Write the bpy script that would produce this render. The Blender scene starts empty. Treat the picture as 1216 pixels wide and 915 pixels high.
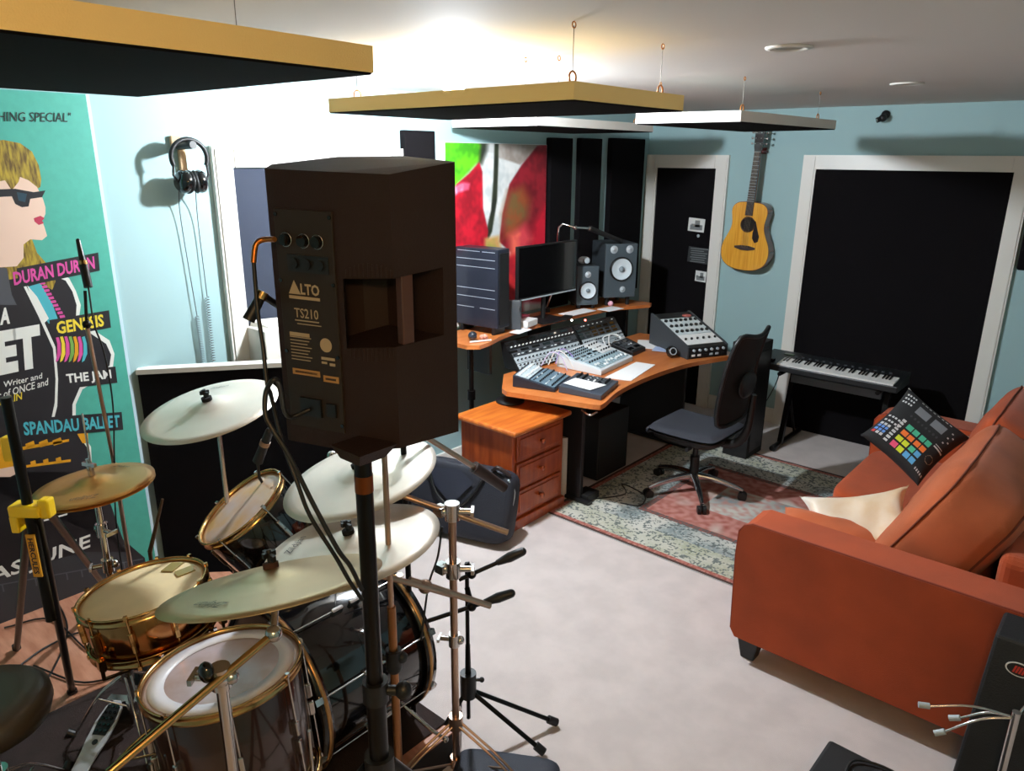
import bpy, math, random
from math import sin, cos, pi, radians, sqrt, atan2
from mathutils import Vector, Matrix, noise
random.seed(7)
V = Vector
scene = bpy.context.scene
COL = scene.collection

# ---------------------------------------------------------------- camera
F_PX, CXP, CYP = 880.0, 608.0, 457.5
YAW, PITCH, ROLL = radians(41.04), radians(17.14), radians(0.462)
CAM = V((3.528, -5.824, 2.1))
fw = V((-sin(YAW)*cos(PITCH), cos(YAW)*cos(PITCH), -sin(PITCH)))
r0 = V((cos(YAW), sin(YAW), 0)); u0 = r0.cross(fw)
RT = r0*cos(ROLL) + u0*sin(ROLL); UP = -r0*sin(ROLL) + u0*cos(ROLL)
cd = bpy.data.cameras.new('camera'); co = bpy.data.objects.new('camera', cd); COL.objects.link(co)
cd.sensor_width = 36.0; cd.lens = F_PX/1216*36; cd.clip_start = 0.05
m = Matrix((RT, UP, -fw)).transposed().to_4x4(); m.translation = CAM
co.matrix_world = m; scene.camera = co

# ---------------------------------------------------------------- world, exposure, lamps' strengths
w = bpy.data.worlds.new('world'); scene.world = w; w.use_nodes = True
w.node_tree.nodes['Background'].inputs[0].default_value = (0.5, 0.55, 0.7, 1)
w.node_tree.nodes['Background'].inputs[1].default_value = 0.03
vs = scene.view_settings
vs.view_transform = 'Standard'; vs.look = 'None'; vs.gamma = 1.0; vs.use_curve_mapping = False
vs.exposure = 0.0
BULB_POS = V((0.97, -3.30, 2.402)); BULB_STRENGTH = 2700.0
WARM_POS = V((3.75, -6.15, 2.40)); WARM_W = 105.0

ROOM_W, ROOM_Y, HC = 4.5, -6.7, 2.461

# ---------------------------------------------------------------- helpers
def s2l(c):
    return tuple((x/255/12.92) if x/255 <= .04045 else ((x/255+.055)/1.055)**2.4 for x in c)
MATS = {}
def mat(name, rgb=(128,128,128), rough=.6, metal=0., bump=0., bscale=200., var=0., vscale=8., emit=0., attr=False, coat=0., rvar=0., sheen=0., spec=.5, stretch=(1,1,1), var2=None):
    if name in MATS: return MATS[name]
    m_ = bpy.data.materials.new(name); m_.use_nodes = True; MATS[name] = m_
    nt = m_.node_tree; b = nt.nodes['Principled BSDF']; c = s2l(rgb)
    b.inputs['Base Color'].default_value = (*c, 1); b.inputs['Roughness'].default_value = rough
    b.inputs['Metallic'].default_value = metal; b.inputs['Coat Weight'].default_value = coat
    b.inputs['Specular IOR Level'].default_value = spec
    if sheen: b.inputs['Sheen Weight'].default_value = sheen
    tc = nt.nodes.new('ShaderNodeTexCoord'); mp = nt.nodes.new('ShaderNodeMapping'); mp.inputs['Scale'].default_value = stretch
    nt.links.new(tc.outputs['Object'], mp.inputs[0])
    src = None
    if attr:
        a = nt.nodes.new('ShaderNodeAttribute'); a.attribute_name = 'Col'; src = a.outputs['Color']; nt.links.new(src, b.inputs['Base Color'])
    if var:
        n = nt.nodes.new('ShaderNodeTexNoise'); n.inputs['Scale'].default_value = vscale; n.inputs['Detail'].default_value = 5
        nt.links.new(mp.outputs[0], n.inputs['Vector'])
        mx = nt.nodes.new('ShaderNodeMix'); mx.data_type = 'RGBA'
        c2 = s2l(var2) if var2 else tuple(x*(1-var) for x in c)
        cr = nt.nodes.new('ShaderNodeMapRange'); cr.inputs[1].default_value = .35; cr.inputs[2].default_value = .65
        nt.links.new(n.outputs[0], cr.inputs[0]); nt.links.new(cr.outputs[0], mx.inputs[0])
        if src:
            mm = nt.nodes.new('ShaderNodeMix'); mm.data_type = 'RGBA'; mm.blend_type = 'MULTIPLY'; mm.inputs[0].default_value = 1
            nt.links.new(src, mm.inputs[6]); mx.inputs[6].default_value = (1,1,1,1); mx.inputs[7].default_value = (1-var,)*3+(1,)
            nt.links.new(mx.outputs[2], mm.inputs[7]); nt.links.new(mm.outputs[2], b.inputs['Base Color'])
        else:
            mx.inputs[6].default_value = (*c,1); mx.inputs[7].default_value = (*c2,1)
            nt.links.new(mx.outputs[2], b.inputs['Base Color'])
    if bump:
        n = nt.nodes.new('ShaderNodeTexNoise'); n.inputs['Scale'].default_value = bscale; n.inputs['Detail'].default_value = 3
        nt.links.new(mp.outputs[0], n.inputs['Vector'])
        bp = nt.nodes.new('ShaderNodeBump'); bp.inputs['Strength'].default_value = bump; bp.inputs['Distance'].default_value = .004
        nt.links.new(n.outputs[0], bp.inputs['Height']); nt.links.new(bp.outputs[0], b.inputs['Normal'])
    if emit:
        b.inputs['Emission Color'].default_value = (*c,1); b.inputs['Emission Strength'].default_value = emit
    return m_

def wood(name, a, b_, scale=(1,14,14), rough=.35, coat=.3):
    if name in MATS: return MATS[name]
    m_ = mat(name, a, rough=rough, var=.5, var2=b_, vscale=3.0, stretch=scale, coat=coat, bump=.08, bscale=6)
    return m_

class MB:
    def __init__(s, T=None):
        s.v=[]; s.f=[]; s.mi=[]; s.sm=[]; s.cur=0; s.mats=[]; s.T=T or Matrix.Identity(4); s.fc={}
    def mat(s, m_):
        if m_ not in s.mats: s.mats.append(m_)
        s.cur = s.mats.index(m_); return s
    def add(s, vs_, fs, smooth=False):
        o=len(s.v); s.v += [s.T @ V(p) for p in vs_]
        for f in fs: s.f.append([i+o for i in f]); s.mi.append(s.cur); s.sm.append(smooth)
        return s
    def box(s, c, sz, R=None):
        hx,hy,hz = sz[0]/2,sz[1]/2,sz[2]/2; c=V(c)
        P=[V((x,y,z)) for x in(-hx,hx) for y in(-hy,hy) for z in(-hz,hz)]
        if R is not None: P=[R@p for p in P]
        P=[p+c for p in P]
        return s.add(P,[(0,1,3,2),(4,6,7,5),(0,4,5,1),(2,3,7,6),(0,2,6,4),(1,5,7,3)])
    def span(s, a, b_): # box from corner to corner
        a=V(a); b_=V(b_); return s.box((a+b_)/2,[abs(b_[i]-a[i]) for i in range(3)])
    def hexa(s, P): # 8 points: bottom 4 ccw, top 4 ccw
        return s.add(P,[(3,2,1,0),(4,5,6,7),(0,1,5,4),(1,2,6,5),(2,3,7,6),(3,0,4,7)])
    def frame(s, p0, p1):
        ax=(V(p1)-V(p0)); L=ax.length; ax=ax/L
        t=V((0,0,1)) if abs(ax.z)<.95 else V((1,0,0))
        e1=ax.cross(t).normalized(); e2=ax.cross(e1)
        return ax,L,e1,e2
    def cyl(s, p0, p1, r, r2=None, n=14, smooth=True):
        r2 = r if r2 is None else r2; ax,L,e1,e2=s.frame(p0,p1); P=[]
        for (q,rr) in ((V(p0),r),(V(p1),r2)):
            for i in range(n):
                a=2*pi*i/n; P.append(q+e1*(rr*cos(a))+e2*(rr*sin(a)))
        s.add(P,[(i,(i+1)%n,n+(i+1)%n,n+i) for i in range(n)],smooth)
        s.add(P[:n],[tuple(range(n))[::-1]]); s.add(P[n:],[tuple(range(n))])
        return s
    def tube(s, pts, r, n=8, smooth_path=0):
        pts=[V(p) for p in pts]
        if smooth_path and len(pts)>2:
            Q=[]; k=smooth_path; E=[2*pts[0]-pts[1]]+pts+[2*pts[-1]-pts[-2]]
            for i in range(1,len(E)-2):
                a,b_,c,d=E[i-1:i+3]
                for j in range(k):
                    t=j/k; Q.append(.5*((2*b_)+(c-a)*t+(2*a-5*b_+4*c-d)*t*t+(3*b_-a-3*c+d)*t**3))
            Q.append(pts[-1]); pts=Q
        P=[]; prev=None
        for i,p in enumerate(pts):
            d=(pts[min(i+1,len(pts)-1)]-pts[max(i-1,0)])
            if d.length<1e-9: d=V((0,0,1))
            d.normalize()
            if prev is None:
                t=V((0,0,1)) if abs(d.z)<.9 else V((1,0,0)); e1=d.cross(t).normalized()
            else: e1=(prev-d*prev.dot(d)).normalized()
            prev=e1; e2=d.cross(e1); rr=(r[min(len(r)-1,int(i*(len(r)-1)/max(1,len(pts)-1)))]*(1-(i*(len(r)-1)/max(1,len(pts)-1))%1)+r[min(len(r)-1,int(i*(len(r)-1)/max(1,len(pts)-1))+1)]*((i*(len(r)-1)/max(1,len(pts)-1))%1)) if isinstance(r,(list,tuple)) else r
            for k in range(n):
                a=2*pi*k/n; P.append(p+e1*(rr*cos(a))+e2*(rr*sin(a)))
        F=[]
        for i in range(len(pts)-1):
            for k in range(n): F.append((i*n+k,i*n+(k+1)%n,(i+1)*n+(k+1)%n,(i+1)*n+k))
        s.add(P,F,True); s.add(P[:n],[tuple(range(n))[::-1]]); s.add(P[-n:],[tuple(range(n))])
        return s
    def lathe(s, prof, o=(0,0,0), ax=(0,0,1), n=40, closed=False, smooth=True):
        ax=V(ax).normalized(); t=V((0,0,1)) if abs(ax.z)<.95 else V((1,0,0))
        e1=t.cross(ax).normalized() if abs(ax.z)<.95 else V((1,0,0)); e1=(e1-ax*e1.dot(ax)).normalized(); e2=ax.cross(e1); o=V(o); P=[]
        for (r,z) in prof:
            for i in range(n):
                a=2*pi*i/n; P.append(o+ax*z+e1*(r*cos(a))+e2*(r*sin(a)))
        F=[]; m_=len(prof)
        for j in range(m_ if closed else m_-1):
            k=(j+1)%m_
            for i in range(n): F.append((j*n+i,j*n+(i+1)%n,k*n+(i+1)%n,k*n+i))
        return s.add(P,F,smooth)
    def prism(s, poly, z0, z1, o=(0,0,0), ex=(1,0,0), ey=(0,1,0), ez=None, smooth=False):
        o=V(o);ex=V(ex);ey=V(ey); ez=V(ez) if ez is not None else ex.cross(ey).normalized(); n=len(poly)
        P=[o+ex*x+ey*y+ez*z0 for x,y in poly]+[o+ex*x+ey*y+ez*z1 for x,y in poly]
        s.add(P,[tuple(range(n))[::-1],tuple(range(n,2*n))])
        return s.add(P,[(i,(i+1)%n,n+(i+1)%n,n+i) for i in range(n)],smooth)
    def ball(s, c, r, sc=(1,1,1), R=None, n=16, e=1.0):
        c=V(c);P=[];nn=n//2
        def pw(x): return math.copysign(abs(x)**e,x)
        for j in range(nn+1):
            th=pi*j/nn-pi/2
            for i in range(n):
                a=2*pi*i/n; p=V((pw(cos(th))*pw(cos(a))*r*sc[0],pw(cos(th))*pw(sin(a))*r*sc[1],pw(sin(th))*r*sc[2]))
                if R is not None: p=R@p
                P.append(c+p)
        F=[(j*n+i,j*n+(i+1)%n,(j+1)*n+(i+1)%n,(j+1)*n+i) for j in range(nn) for i in range(n)]
        return s.add(P,F,True)
    def grid(s, fn, nu, nv, smooth=True, close=False, colfn=None):
        P=[fn(i/nu,j/nv) for j in range(nv+1) for i in range(nu+1)]
        base=len(s.f)
        s.add(P,[(j*(nu+1)+i,j*(nu+1)+i+1,(j+1)*(nu+1)+i+1,(j+1)*(nu+1)+i) for j in range(nv) for i in range(nu)],smooth)
        if colfn:
            for j in range(nv):
                for i in range(nu): s.fc[base+j*nu+i]=colfn((i+.5)/nu,(j+.5)/nv)
        return s
    def build(s, name, m_=None, parent=None, bev=0., sub=0, structure=False, seg=2):
        if m_ is not None and not s.mats: s.mats=[m_]
        me=bpy.data.meshes.new(name)
        if parent is not None: off=V(parent['_o'])
        else:
            mn=[min(p[i] for p in s.v) for i in range(3)]; mx=[max(p[i] for p in s.v) for i in range(3)]
            off=V(((mn[0]+mx[0])/2,(mn[1]+mx[1])/2,mn[2]))
        me.from_pydata([p-off for p in s.v],[],s.f)
        for x in s.mats: me.materials.append(x)
        me.polygons.foreach_set('material_index',s.mi); me.polygons.foreach_set('use_smooth',s.sm)
        if s.fc:
            ca=me.color_attributes.new('Col','FLOAT_COLOR','CORNER')
            for p in me.polygons:
                c=s.fc.get(p.index,(.5,.5,.5))
                for li in p.loop_indices: ca.data[li].color=(*c,1)
        me.update(); o=bpy.data.objects.new(name,me); COL.objects.link(o)
        if parent is not None: o.parent=parent; o['_o']=parent['_o']
        else: o.location=off; o['_o']=tuple(off)
        if bev:
            b=o.modifiers.new('bevel','BEVEL'); b.width=bev; b.segments=seg; b.limit_method='ANGLE'; b.angle_limit=radians(40)
        if sub:
            b=o.modifiers.new('sub','SUBSURF'); b.levels=sub; b.render_levels=sub
        if structure: o['kind']='structure'
        return o

def thing(name, label, cat, loc=(0,0,0), group=None):
    o=bpy.data.objects.new(name,None); COL.objects.link(o); o.location=loc; o['_o']=tuple(loc); o.empty_display_size=.05
    o['label']=label; o['category']=cat
    if group: o['group']=group
    return o
def tag(o,label,cat,group=None):
    o['label']=label; o['category']=cat
    if group: o['group']=group
    return o
def dup(root, delta, label, group=None, rotz=0):
    def cp(o,par):
        c=o.copy(); COL.objects.link(c); c.parent=par
        for ch in [x for x in o.children]: cp(ch,c)
        return c
    kids=list(root.children); r=root.copy(); COL.objects.link(r)
    r.location=V(root.location)+V(delta); r.rotation_euler=(0,0,rotz); r['label']=label
    if group: r['group']=group
    for k in kids: cp(k,r)
    return r

# a point of the room seen in a given direction of the photograph (used while measuring positions)
def U(u,v,**k):
    d=fw+RT*((u-CXP)/F_PX)-UP*((v-CYP)/F_PX); (ax,val),=k.items()
    if ax=='d': return CAM+d*val
    i='xyz'.index(ax); return CAM+d*((val-CAM[i])/d[i])
def vat(xy,v,lo=-1,hi=3):   # height at which the vertical over xy reaches photograph row v
    for _ in range(40):
        z=(lo+hi)/2; q=V((xy[0],xy[1],z))-CAM; vv=CYP-F_PX*q.dot(UP)/q.dot(fw)
        if vv>v: lo=z
        else: hi=z
    return z
TC=V((sin(YAW),-cos(YAW),0)); IR=V((cos(YAW),sin(YAW),0))   # room directions: towards viewer, rightwards

_txt={}
def glyphs(s_, bold=.0, shear=0.):
    k=(s_,bold,shear)
    if k in _txt: return _txt[k]
    cu=bpy.data.curves.new('t','FONT'); cu.body=s_; cu.size=1; cu.offset=bold; cu.shear=shear; cu.resolution_u=2
    o=bpy.data.objects.new('t',cu); COL.objects.link(o); bpy.context.view_layer.update()
    me=bpy.data.meshes.new_from_object(o.evaluated_get(bpy.context.evaluated_depsgraph_get()))
    vv=[tuple(p.co) for p in me.vertices]; ff=[tuple(p.vertices) for p in me.polygons]
    bpy.data.objects.remove(o); bpy.data.meshes.remove(me); bpy.data.curves.remove(cu)
    xs=[p[0] for p in vv]; ys=[p[1] for p in vv]
    a,b_,c,d=min(xs),max(xs),min(ys),max(ys)
    _txt[k]=([((p[0]-a)/(b_-a),(p[1]-c)/(d-c)) for p in vv],ff); return _txt[k]
def text(mb, s_, o, ex, ey, bold=.02, shear=0., lift=None):
    """lettering on the parallelogram o, o+ex, o+ey"""
    P,F=glyphs(s_,bold,shear); o=V(o);ex=V(ex);ey=V(ey); n=ex.cross(ey).normalized()*(lift if lift is not None else .001)
    mb.add([o+ex*x+ey*y+n for x,y in P],F)

def basis(n, ref=(0,0,1)):
    n=V(n).normalized(); t=V(ref) if abs(n.dot(V(ref)))<.95 else V((1,0,0)); a=t.cross(n).normalized(); return a,n.cross(a),n
def Rz(a): return Matrix.Rotation(a,3,'Z')
def TR(loc,a=0): return Matrix.Translation(V(loc))@Matrix.Rotation(a,4,'Z')

# ---------------------------------------------------------------- materials
paint=mat('pale_teal_paint',(154,184,186),rough=.7,bump=.05,bscale=120)
ceilp=mat('white_ceiling_paint',(222,216,210),rough=.8,bump=.04,bscale=90)
trimw=mat('white_gloss_trim',(226,222,214),rough=.35)
carpet=mat('beige_carpet',(206,193,188),rough=.95,bump=.5,bscale=350,var=.13,vscale=7,sheen=.3)
blackfab=mat('black_acoustic_fabric',(15,13,15),rough=.95,bump=.3,bscale=500,spec=.1)
navyfab=mat('dark_blue_grey_fabric',(40,46,60),rough=.95,bump=.3,bscale=500)
blackpl=mat('black_plastic',(18,18,19),rough=.45)
blackgl=mat('black_gloss',(10,10,11),rough=.12,coat=.5)
blackm=mat('black_metal',(16,15,15),rough=.35,metal=.6)
grey=mat('dark_grey_plastic',(62,66,70),rough=.5)
chrome=mat('chrome',(205,200,196),rough=.16,metal=1.)
chromew=mat('worn_chrome',(190,160,140),rough=.28,metal=1.)
white=mat('white_plastic',(225,225,222),rough=.4)
paperm=mat('white_paper',(232,230,228),rough=.8)
silver=mat('silver_grey',(172,182,186),rough=.45)
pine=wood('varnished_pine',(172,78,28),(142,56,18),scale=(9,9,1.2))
pinetop=wood('varnished_pine_top',(206,116,44),(176,84,28),scale=(9,1.2,9))  # lighter copy of the pine, light falling on the top put into its colour
deskw=wood('cherry_desk_laminate',(200,120,62),(184,102,48),scale=(6,1,6))
terr=mat('terracotta_upholstery',(174,70,22),rough=.9,bump=.35,bscale=420,var=.2,vscale=5,sheen=.12)
terr2=mat('faded_terracotta_upholstery',(184,92,50),rough=.95,bump=.35,bscale=420,var=.2,vscale=5,sheen=.12)
cream=mat('cream_foam',(255,222,150),rough=.85,bump=.2,bscale=300)
whitefoam=mat('white_foam',(226,222,214),rough=.85,bump=.2,bscale=300)
floorw=wood('pink_pine_boards',(196,140,112),(170,112,84),scale=(2,12,2),rough=.5,coat=.1)
darkrug=mat('dark_drum_rug',(46,30,26),rough=.98,bump=.5,bscale=300,var=.4,vscale=12)

# ---------------------------------------------------------------- room
def struct(name,mb,m_): return mb.build(name,m_,structure=True)
struct('floor',MB().span((-.1,ROOM_Y-.1,-.1),(ROOM_W+.1,.1,0)),carpet)
struct('ceiling',MB().span((-.1,ROOM_Y-.1,HC),(ROOM_W+.1,.1,HC+.1)),ceilp)
struct('wall_left',MB().span((-.1,ROOM_Y-.1,0),(0,.1,HC)),paint)
struct('wall_back',MB().span((0,0,0),(ROOM_W,.1,HC)),paint)
struct('wall_right',MB().span((ROOM_W,ROOM_Y-.1,0),(ROOM_W+.1,.1,HC)),paint)
struct('wall_front',MB().span((0,ROOM_Y-.1,0),(ROOM_W,ROOM_Y,HC)),paint)
struct('baseboard_back',MB().span((.765,-.018,0),(1.35,0,.12)),trimw)
struct('baseboard_right',MB().span((2.81,-.018,0),(ROOM_W,0,.12)),trimw)
struct('baseboard_left',MB().span((0,-2.79,0),(.018,-.02,.12)),trimw)

def casing(name,o,ex,nrm,w_,h_,t=.10,d=.03):
    """white trim round an opening; o = lower left outer corner, ex = unit along wall, nrm = into the room"""
    o=V(o);ex=V(ex);nrm=V(nrm);mb=MB()
    for a,b_,c,e in ((0,t,0,h_),(w_-t,w_,0,h_),(t,w_-t,h_-t,h_)):
        mb.prism([(a,c),(b_,c),(b_,e),(a,e)],0,d,o=o,ex=ex,ey=(0,0,1),ez=nrm)
        mb.prism([(a+.012,c),(b_-.012,c),(b_-.012,e-.012 if c==0 else e-.012),(a+.012,e-.012)],d,d+.006,o=o,ex=ex,ey=(0,0,1),ez=nrm)
    return mb.build(name,trimw,structure=True,bev=.003)
casing('trim_1',(0.005,-.0,0),(1,0,0),(0,-1,0),.755,2.127,t=.105)
struct('door_1',MB().prism([(.112,0),(.655,0),(.655,2.02),(.112,2.02)],0,.02,o=(0,0,0),ex=(1,0,0),ey=(0,0,1),ez=(0,-1,0)),blackfab)
casing('trim_2',(1.355,0,0),(1,0,0),(0,-1,0),1.45,2.13,t=.10)
struct('door_2',MB().prism([(1.458,0),(2.702,0),(2.702,2.03),(1.458,2.03)],0,.025,o=(0,0,0),ex=(1,0,0),ey=(0,0,1),ez=(0,-1,0)),blackfab)
casing('trim_3',(0,-3.987,0),(0,1,0),(1,0,0),1.19,2.14,t=.10)
struct('door_3',MB().prism([(-3.885,0),(-2.90,0),(-2.90,2.035),(-3.885,2.035)],0,.02,o=(0,0,0),ex=(0,1,0),ey=(0,0,1),ez=(1,0,0)),navyfab)

# drum riser
rz=.13
r=tag(MB().mat(floorw).prism([(0.012,ROOM_Y+.02),(1.95,ROOM_Y+.02),(1.95,-4.3),(.36,-4.3),(.012,-4.66)],.01,rz).mat(mat('riser_side_black',(24,20,20),rough=.7)).prism([(0.0125,ROOM_Y+.021),(1.951,ROOM_Y+.021),(1.951,-4.299),(.36,-4.299),(.0125,-4.659)],.0,rz-.006).build('drum_riser',None,bev=0),'low drum riser with pinkish pine boards under the drum kit','platform')
tag(MB().grid(lambda a,b_: V((.78+1.12*a,-6.4+2.098*b_,rz+.006+.002*noise.noise(V((a*9,b_*9,0))))),30,40).grid(lambda a,b_: V((.78+1.12*a,-4.302-2.098*b_,rz+.001)),1,1).build('drum_rug',darkrug),'dark brown rug lying on the drum riser under the drums','rug')

# ceiling lamp (bare bulb in a white holder)
lt=thing('ceiling_lamp','bright white bare bulb glowing on the ceiling between hanging panels','lamp',(BULB_POS.x,BULB_POS.y,HC))
MB().lathe([(0,0),(.055,0),(.040,-.008),(.022,-.012),(.020,-.024),(0,-.024)],(BULB_POS.x,BULB_POS.y,HC),n=24).build('lamp_holder',white,lt)

bm_=mat('lit_bulb',(236,246,255),emit=BULB_STRENGTH)
MB().lathe([(0,-.050),(.026,-.043),(.044,-.024),(.050,0),(.046,.020),(.030,.036),(.018,.040),(0,.040)],BULB_POS,n=24).build('bulb',bm_,lt)
wl=thing('ceiling_lamp','warm round ceiling lamp above the viewer behind the loudspeaker','lamp',(WARM_POS.x,WARM_POS.y,HC))
MB().lathe([(0,0),(.14,0),(.14,-.02),(.13,-.025),(0,-.025)],(WARM_POS.x,WARM_POS.y,HC),n=32).build('lamp_holder',white,wl)
dm=mat('warm_lit_glass',(255,200,136),emit=WARM_W)
MB().lathe([(.110,-.026),(.125,-.055),(.118,-.090),(.085,-.120),(.04,-.134),(0,-.137)],(WARM_POS.x,WARM_POS.y,HC),n=32).build('lamp_glass',dm,wl)

def downlight(u,v,label):
    p=U(u,v,z=HC-.001); t=thing('recessed_downlight',label,'light',p,'unlit ceiling downlights')
    MB().lathe([(.045,-.002),(.06,-.008),(.075,-.006),(.078,0),(.045,0)],p,n=28,closed=True).build('rim',trimw,t)
    MB().lathe([(0,-.001),(.045,-.003)],p,n=28).build('lens',mat('dull_lens',(150,140,125),rough=.3),t)
downlight(937,56,'unlit round recessed downlight, the nearer one to the hanging panels')
downlight(1077,99,'unlit round recessed downlight nearer the black ceiling camera')

# ---------------------------------------------------------------- hanging acoustic clouds
def ringgeo(mb,p,r=.016,t=.003,ax=(1,0,0)):
    e,f,_=basis(ax); mb.tube([V(p)+e*(r*cos(a))+f*(r*sin(a)) for a in [2*pi*i/14 for i in range(15)]],t,n=6)
hook=mat('brass_hook',(196,128,62),rough=.4,metal=.6)
def cloud(c0,ex,ey,z,label,hooks,edge,zs=(0,0,0,0),th=.052):
    """c0 nearest corner; ex, ey edge vectors; zs extra sag at the corners"""
    c0=V((c0[0],c0[1],z)); ex=V((*ex,0)); ey=V((*ey,0)); t=thing('hanging_acoustic_panel',label,'acoustic panel',c0+(ex+ey)/2,'hanging ceiling panels')
    def P(a,b_,h): 
        s_=(zs[0]*(1-a)*(1-b_)+zs[1]*a*(1-b_)+zs[2]*a*b_+zs[3]*(1-a)*b_)
        return c0+ex*a+ey*b_+V((0,0,s_+h))
    N=12
    rim=[(i/N,0) for i in range(N)]+[(1,i/N) for i in range(N)]+[(1-i/N,1) for i in range(N)]+[(0,1-i/N) for i in range(N)]
    mb=MB(); k=len(rim); vs_=[P(a,b_,0.004) for a,b_ in rim]+[P(a,b_,th) for a,b_ in rim]
    mb.add(vs_,[(i,(i+1)%k,k+(i+1)%k,k+i) for i in range(k)])
    mb.grid(lambda a,b_:P(a,b_,th),10,10); mb.build('foam_slab',edge,t)
    MB().grid(lambda a,b_:P(.004+.992*a,.004+.992*b_,.0-.008*sin(pi*a)*sin(pi*b_)),14,14).add([P(a,b_,0.006) for a,b_ in rim]+[P(.004+.992*a,.004+.992*b_,0) for a,b_ in rim],[(i,(i+1)%k,k+(i+1)%k,k+i) for i in range(k)]).build('fabric_underside',blackfab,t)
    for (a,b_) in hooks:
        p=P(a,b_,th); h=MB(); ringgeo(h,p+V((0,0,.014))); h.cyl(p-V((0,0,.01)),p+V((0,0,.002)),.004,n=8); h.build('eye_hook',hook,t)
        MB().tube([p+V((0,0,.028)),V((p.x,p.y,HC-.012))],.0011,n=5).build('wire',mat('steel_wire',(120,112,104),rough=.4,metal=.8),t)
        h=MB(); ringgeo(h,V((p.x,p.y,HC-.010)),r=.008,t=.002); h.build('ceiling_hook',hook,t)
cloud((2.30,-4.83),(-1.0,-.02),(.05,-1.25),2.25,'cream edged black panel hanging nearest, filling the upper left corner',[(.35,.06),(.93,.1),(.3,.9)],cream)
cloud((2.203,-4.05),(-1.14,0),(0,.62),2.25,'cream edged black panel hanging beside the bright bulb',[(.03,.06),(.93,.12),(.05,.9),(.56,.88),(.45,.95)],cream)
cloud((.80,-2.50),(-.66,0),(0,1.22),2.262,'white edged black panel hanging in front of the flower picture',[(.1,.1),(.9,.1),(.1,.9)],whitefoam)
cloud((1.96,-2.46),(-.53,-.04),(0,1.25),2.257,'white edged black panel hanging in front of the guitar headstock',[(.08,.08),(.9,.1),(.1,.88)],whitefoam,zs=(0,0,0,.005))

# ---------------------------------------------------------------- left wall panels and picture
def wallpanel(ua,ub,zt,label,x=.05,zb=1.0):
    a=U(ua,163,x=x); b_=U(ub,163,x=x)
    mb=MB().span((0.0005,a.y,zb),(x,b_.y,zt)); o=mb.build('sound_absorber',blackfab,bev=.006)
    return tag(o,label,'acoustic panel','tall black wall panels')
wallpanel(481,517,2.245,'narrow black wall panel left of the flower picture')
wallpanel(655,681,2.235,'narrow black wall panel right beside the flower picture',zb=.99)
wallpanel(691,716,2.24,'black wall panel second to the right of the flower picture',zb=.99)
wallpanel(728,767,2.25,'widest black wall panel, in the corner by the narrow door',zb=.99)
def seen(P):
    q=P-CAM; w_=q.dot(fw); return CXP+F_PX*q.dot(RT)/w_, CYP-F_PX*q.dot(UP)/w_
def pdist(px,py,pl):
    """signed distance to a polygon, positive inside"""
    ins=False; dm=1e9; n=len(pl)
    for i in range(n):
        x1,y1=pl[i]; x2,y2=pl[(i+1)%n]
        if (y1>py)!=(y2>py) and px<(x2-x1)*(py-y1)/(y2-y1)+x1: ins=not ins
        dx,dy=x2-x1,y2-y1; t=max(0,min(1,((px-x1)*dx+(py-y1)*dy)/(dx*dx+dy*dy+1e-9))); dm=min(dm,math.hypot(px-x1-t*dx,py-y1-t*dy))
    return dm if ins else -dm
ART=[ # colour, second colour, softness, outline of each blurred shape of the print
 ((52,58,40),(40,44,34),30,[(150,70),(240,70),(232,140),(205,215),(180,215)]),
 ((96,190,24),(60,150,24),26,[(-140,60),(165,60),(196,110),(186,200),(130,262),(60,335),(-20,420),(-140,420)]),
 ((226,226,222),(196,200,198),14,[(238,150),(300,150),(425,222),(360,345),(322,500),(300,660),(226,660),(236,560),(205,460),(196,260)]),
 ((150,138,128),(176,166,158),12,[(300,70),(600,70),(560,110),(425,218),(300,178)]),
 ((30,36,26),(44,50,34),10,[(276,80),(300,80),(298,200),(290,420),(262,600),(236,660),(228,600),(256,480),(270,300)]),
 ((190,18,40),(140,10,28),10,[(188,205),(206,260),(210,470),(240,600),(228,700),(-140,760),(-140,500),(20,400),(60,330),(130,270)]),
 ((228,150,180),(206,80,110),16,[(40,350),(100,318),(136,326),(128,362),(70,378),(50,396)]),
 ((112,12,26),(150,24,40),10,[(600,80),(590,98),(520,112),(432,220),(362,330),(322,500),(302,660),(370,720),(400,1000),(700,1000),(700,80)]),
 ((150,76,40),(120,90,50),60,[(360,370),(440,340),(480,420),(470,520),(400,600),(330,640),(325,500)]),
 ((214,26,52),(180,20,44),40,[(700,380),(560,440),(500,560),(470,680),(380,760),(370,1000),(700,1000)]),
 ((246,110,90),(226,70,80),50,[(360,620),(450,560),(490,640),(430,760),(390,860),(360,800)]),
 ((160,150,70),(196,150,90),24,[(220,640),(300,625),(312,700),(300,1000),(215,1000)]),
 ((206,40,44),(170,24,40),30,[(300,760),(420,720),(440,1100),(240,1100)]),
]
def artcol(a,b_):
    u,v=seen(V((.035,ya+.045+(yb-ya-.05)*a,zb_+.003+(zt_-zb_-.006)*b_))); x=(u-530)*4.816; y=(v-150)*4.816
    n1=noise.noise(V((x*.012,y*.012,1)))*1.2+noise.noise(V((x*.05,y*.03,4)))*.7
    c=(196,196,192)
    for c1_,c2_,sf_,pl in ART:
        k=max(0,min(1,.5+pdist(x,y,pl)/sf_))
        if k>0:
            t=max(0,min(1,.5+n1)); cc=[c1_[i]*(1-t)+c2_[i]*t for i in range(3)]; c=[c[i]*(1-k)+cc[i]*k for i in range(3)]
    return s2l(c)
ya,yb=U(522,167,x=.035).y,U(650,170,x=.035).y; zt_,zb_=2.185,1.0
pic=thing('wall_picture','large red and green flower close-up canvas on the left wall','picture',(0,(ya+yb)/2,zb_))
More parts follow.
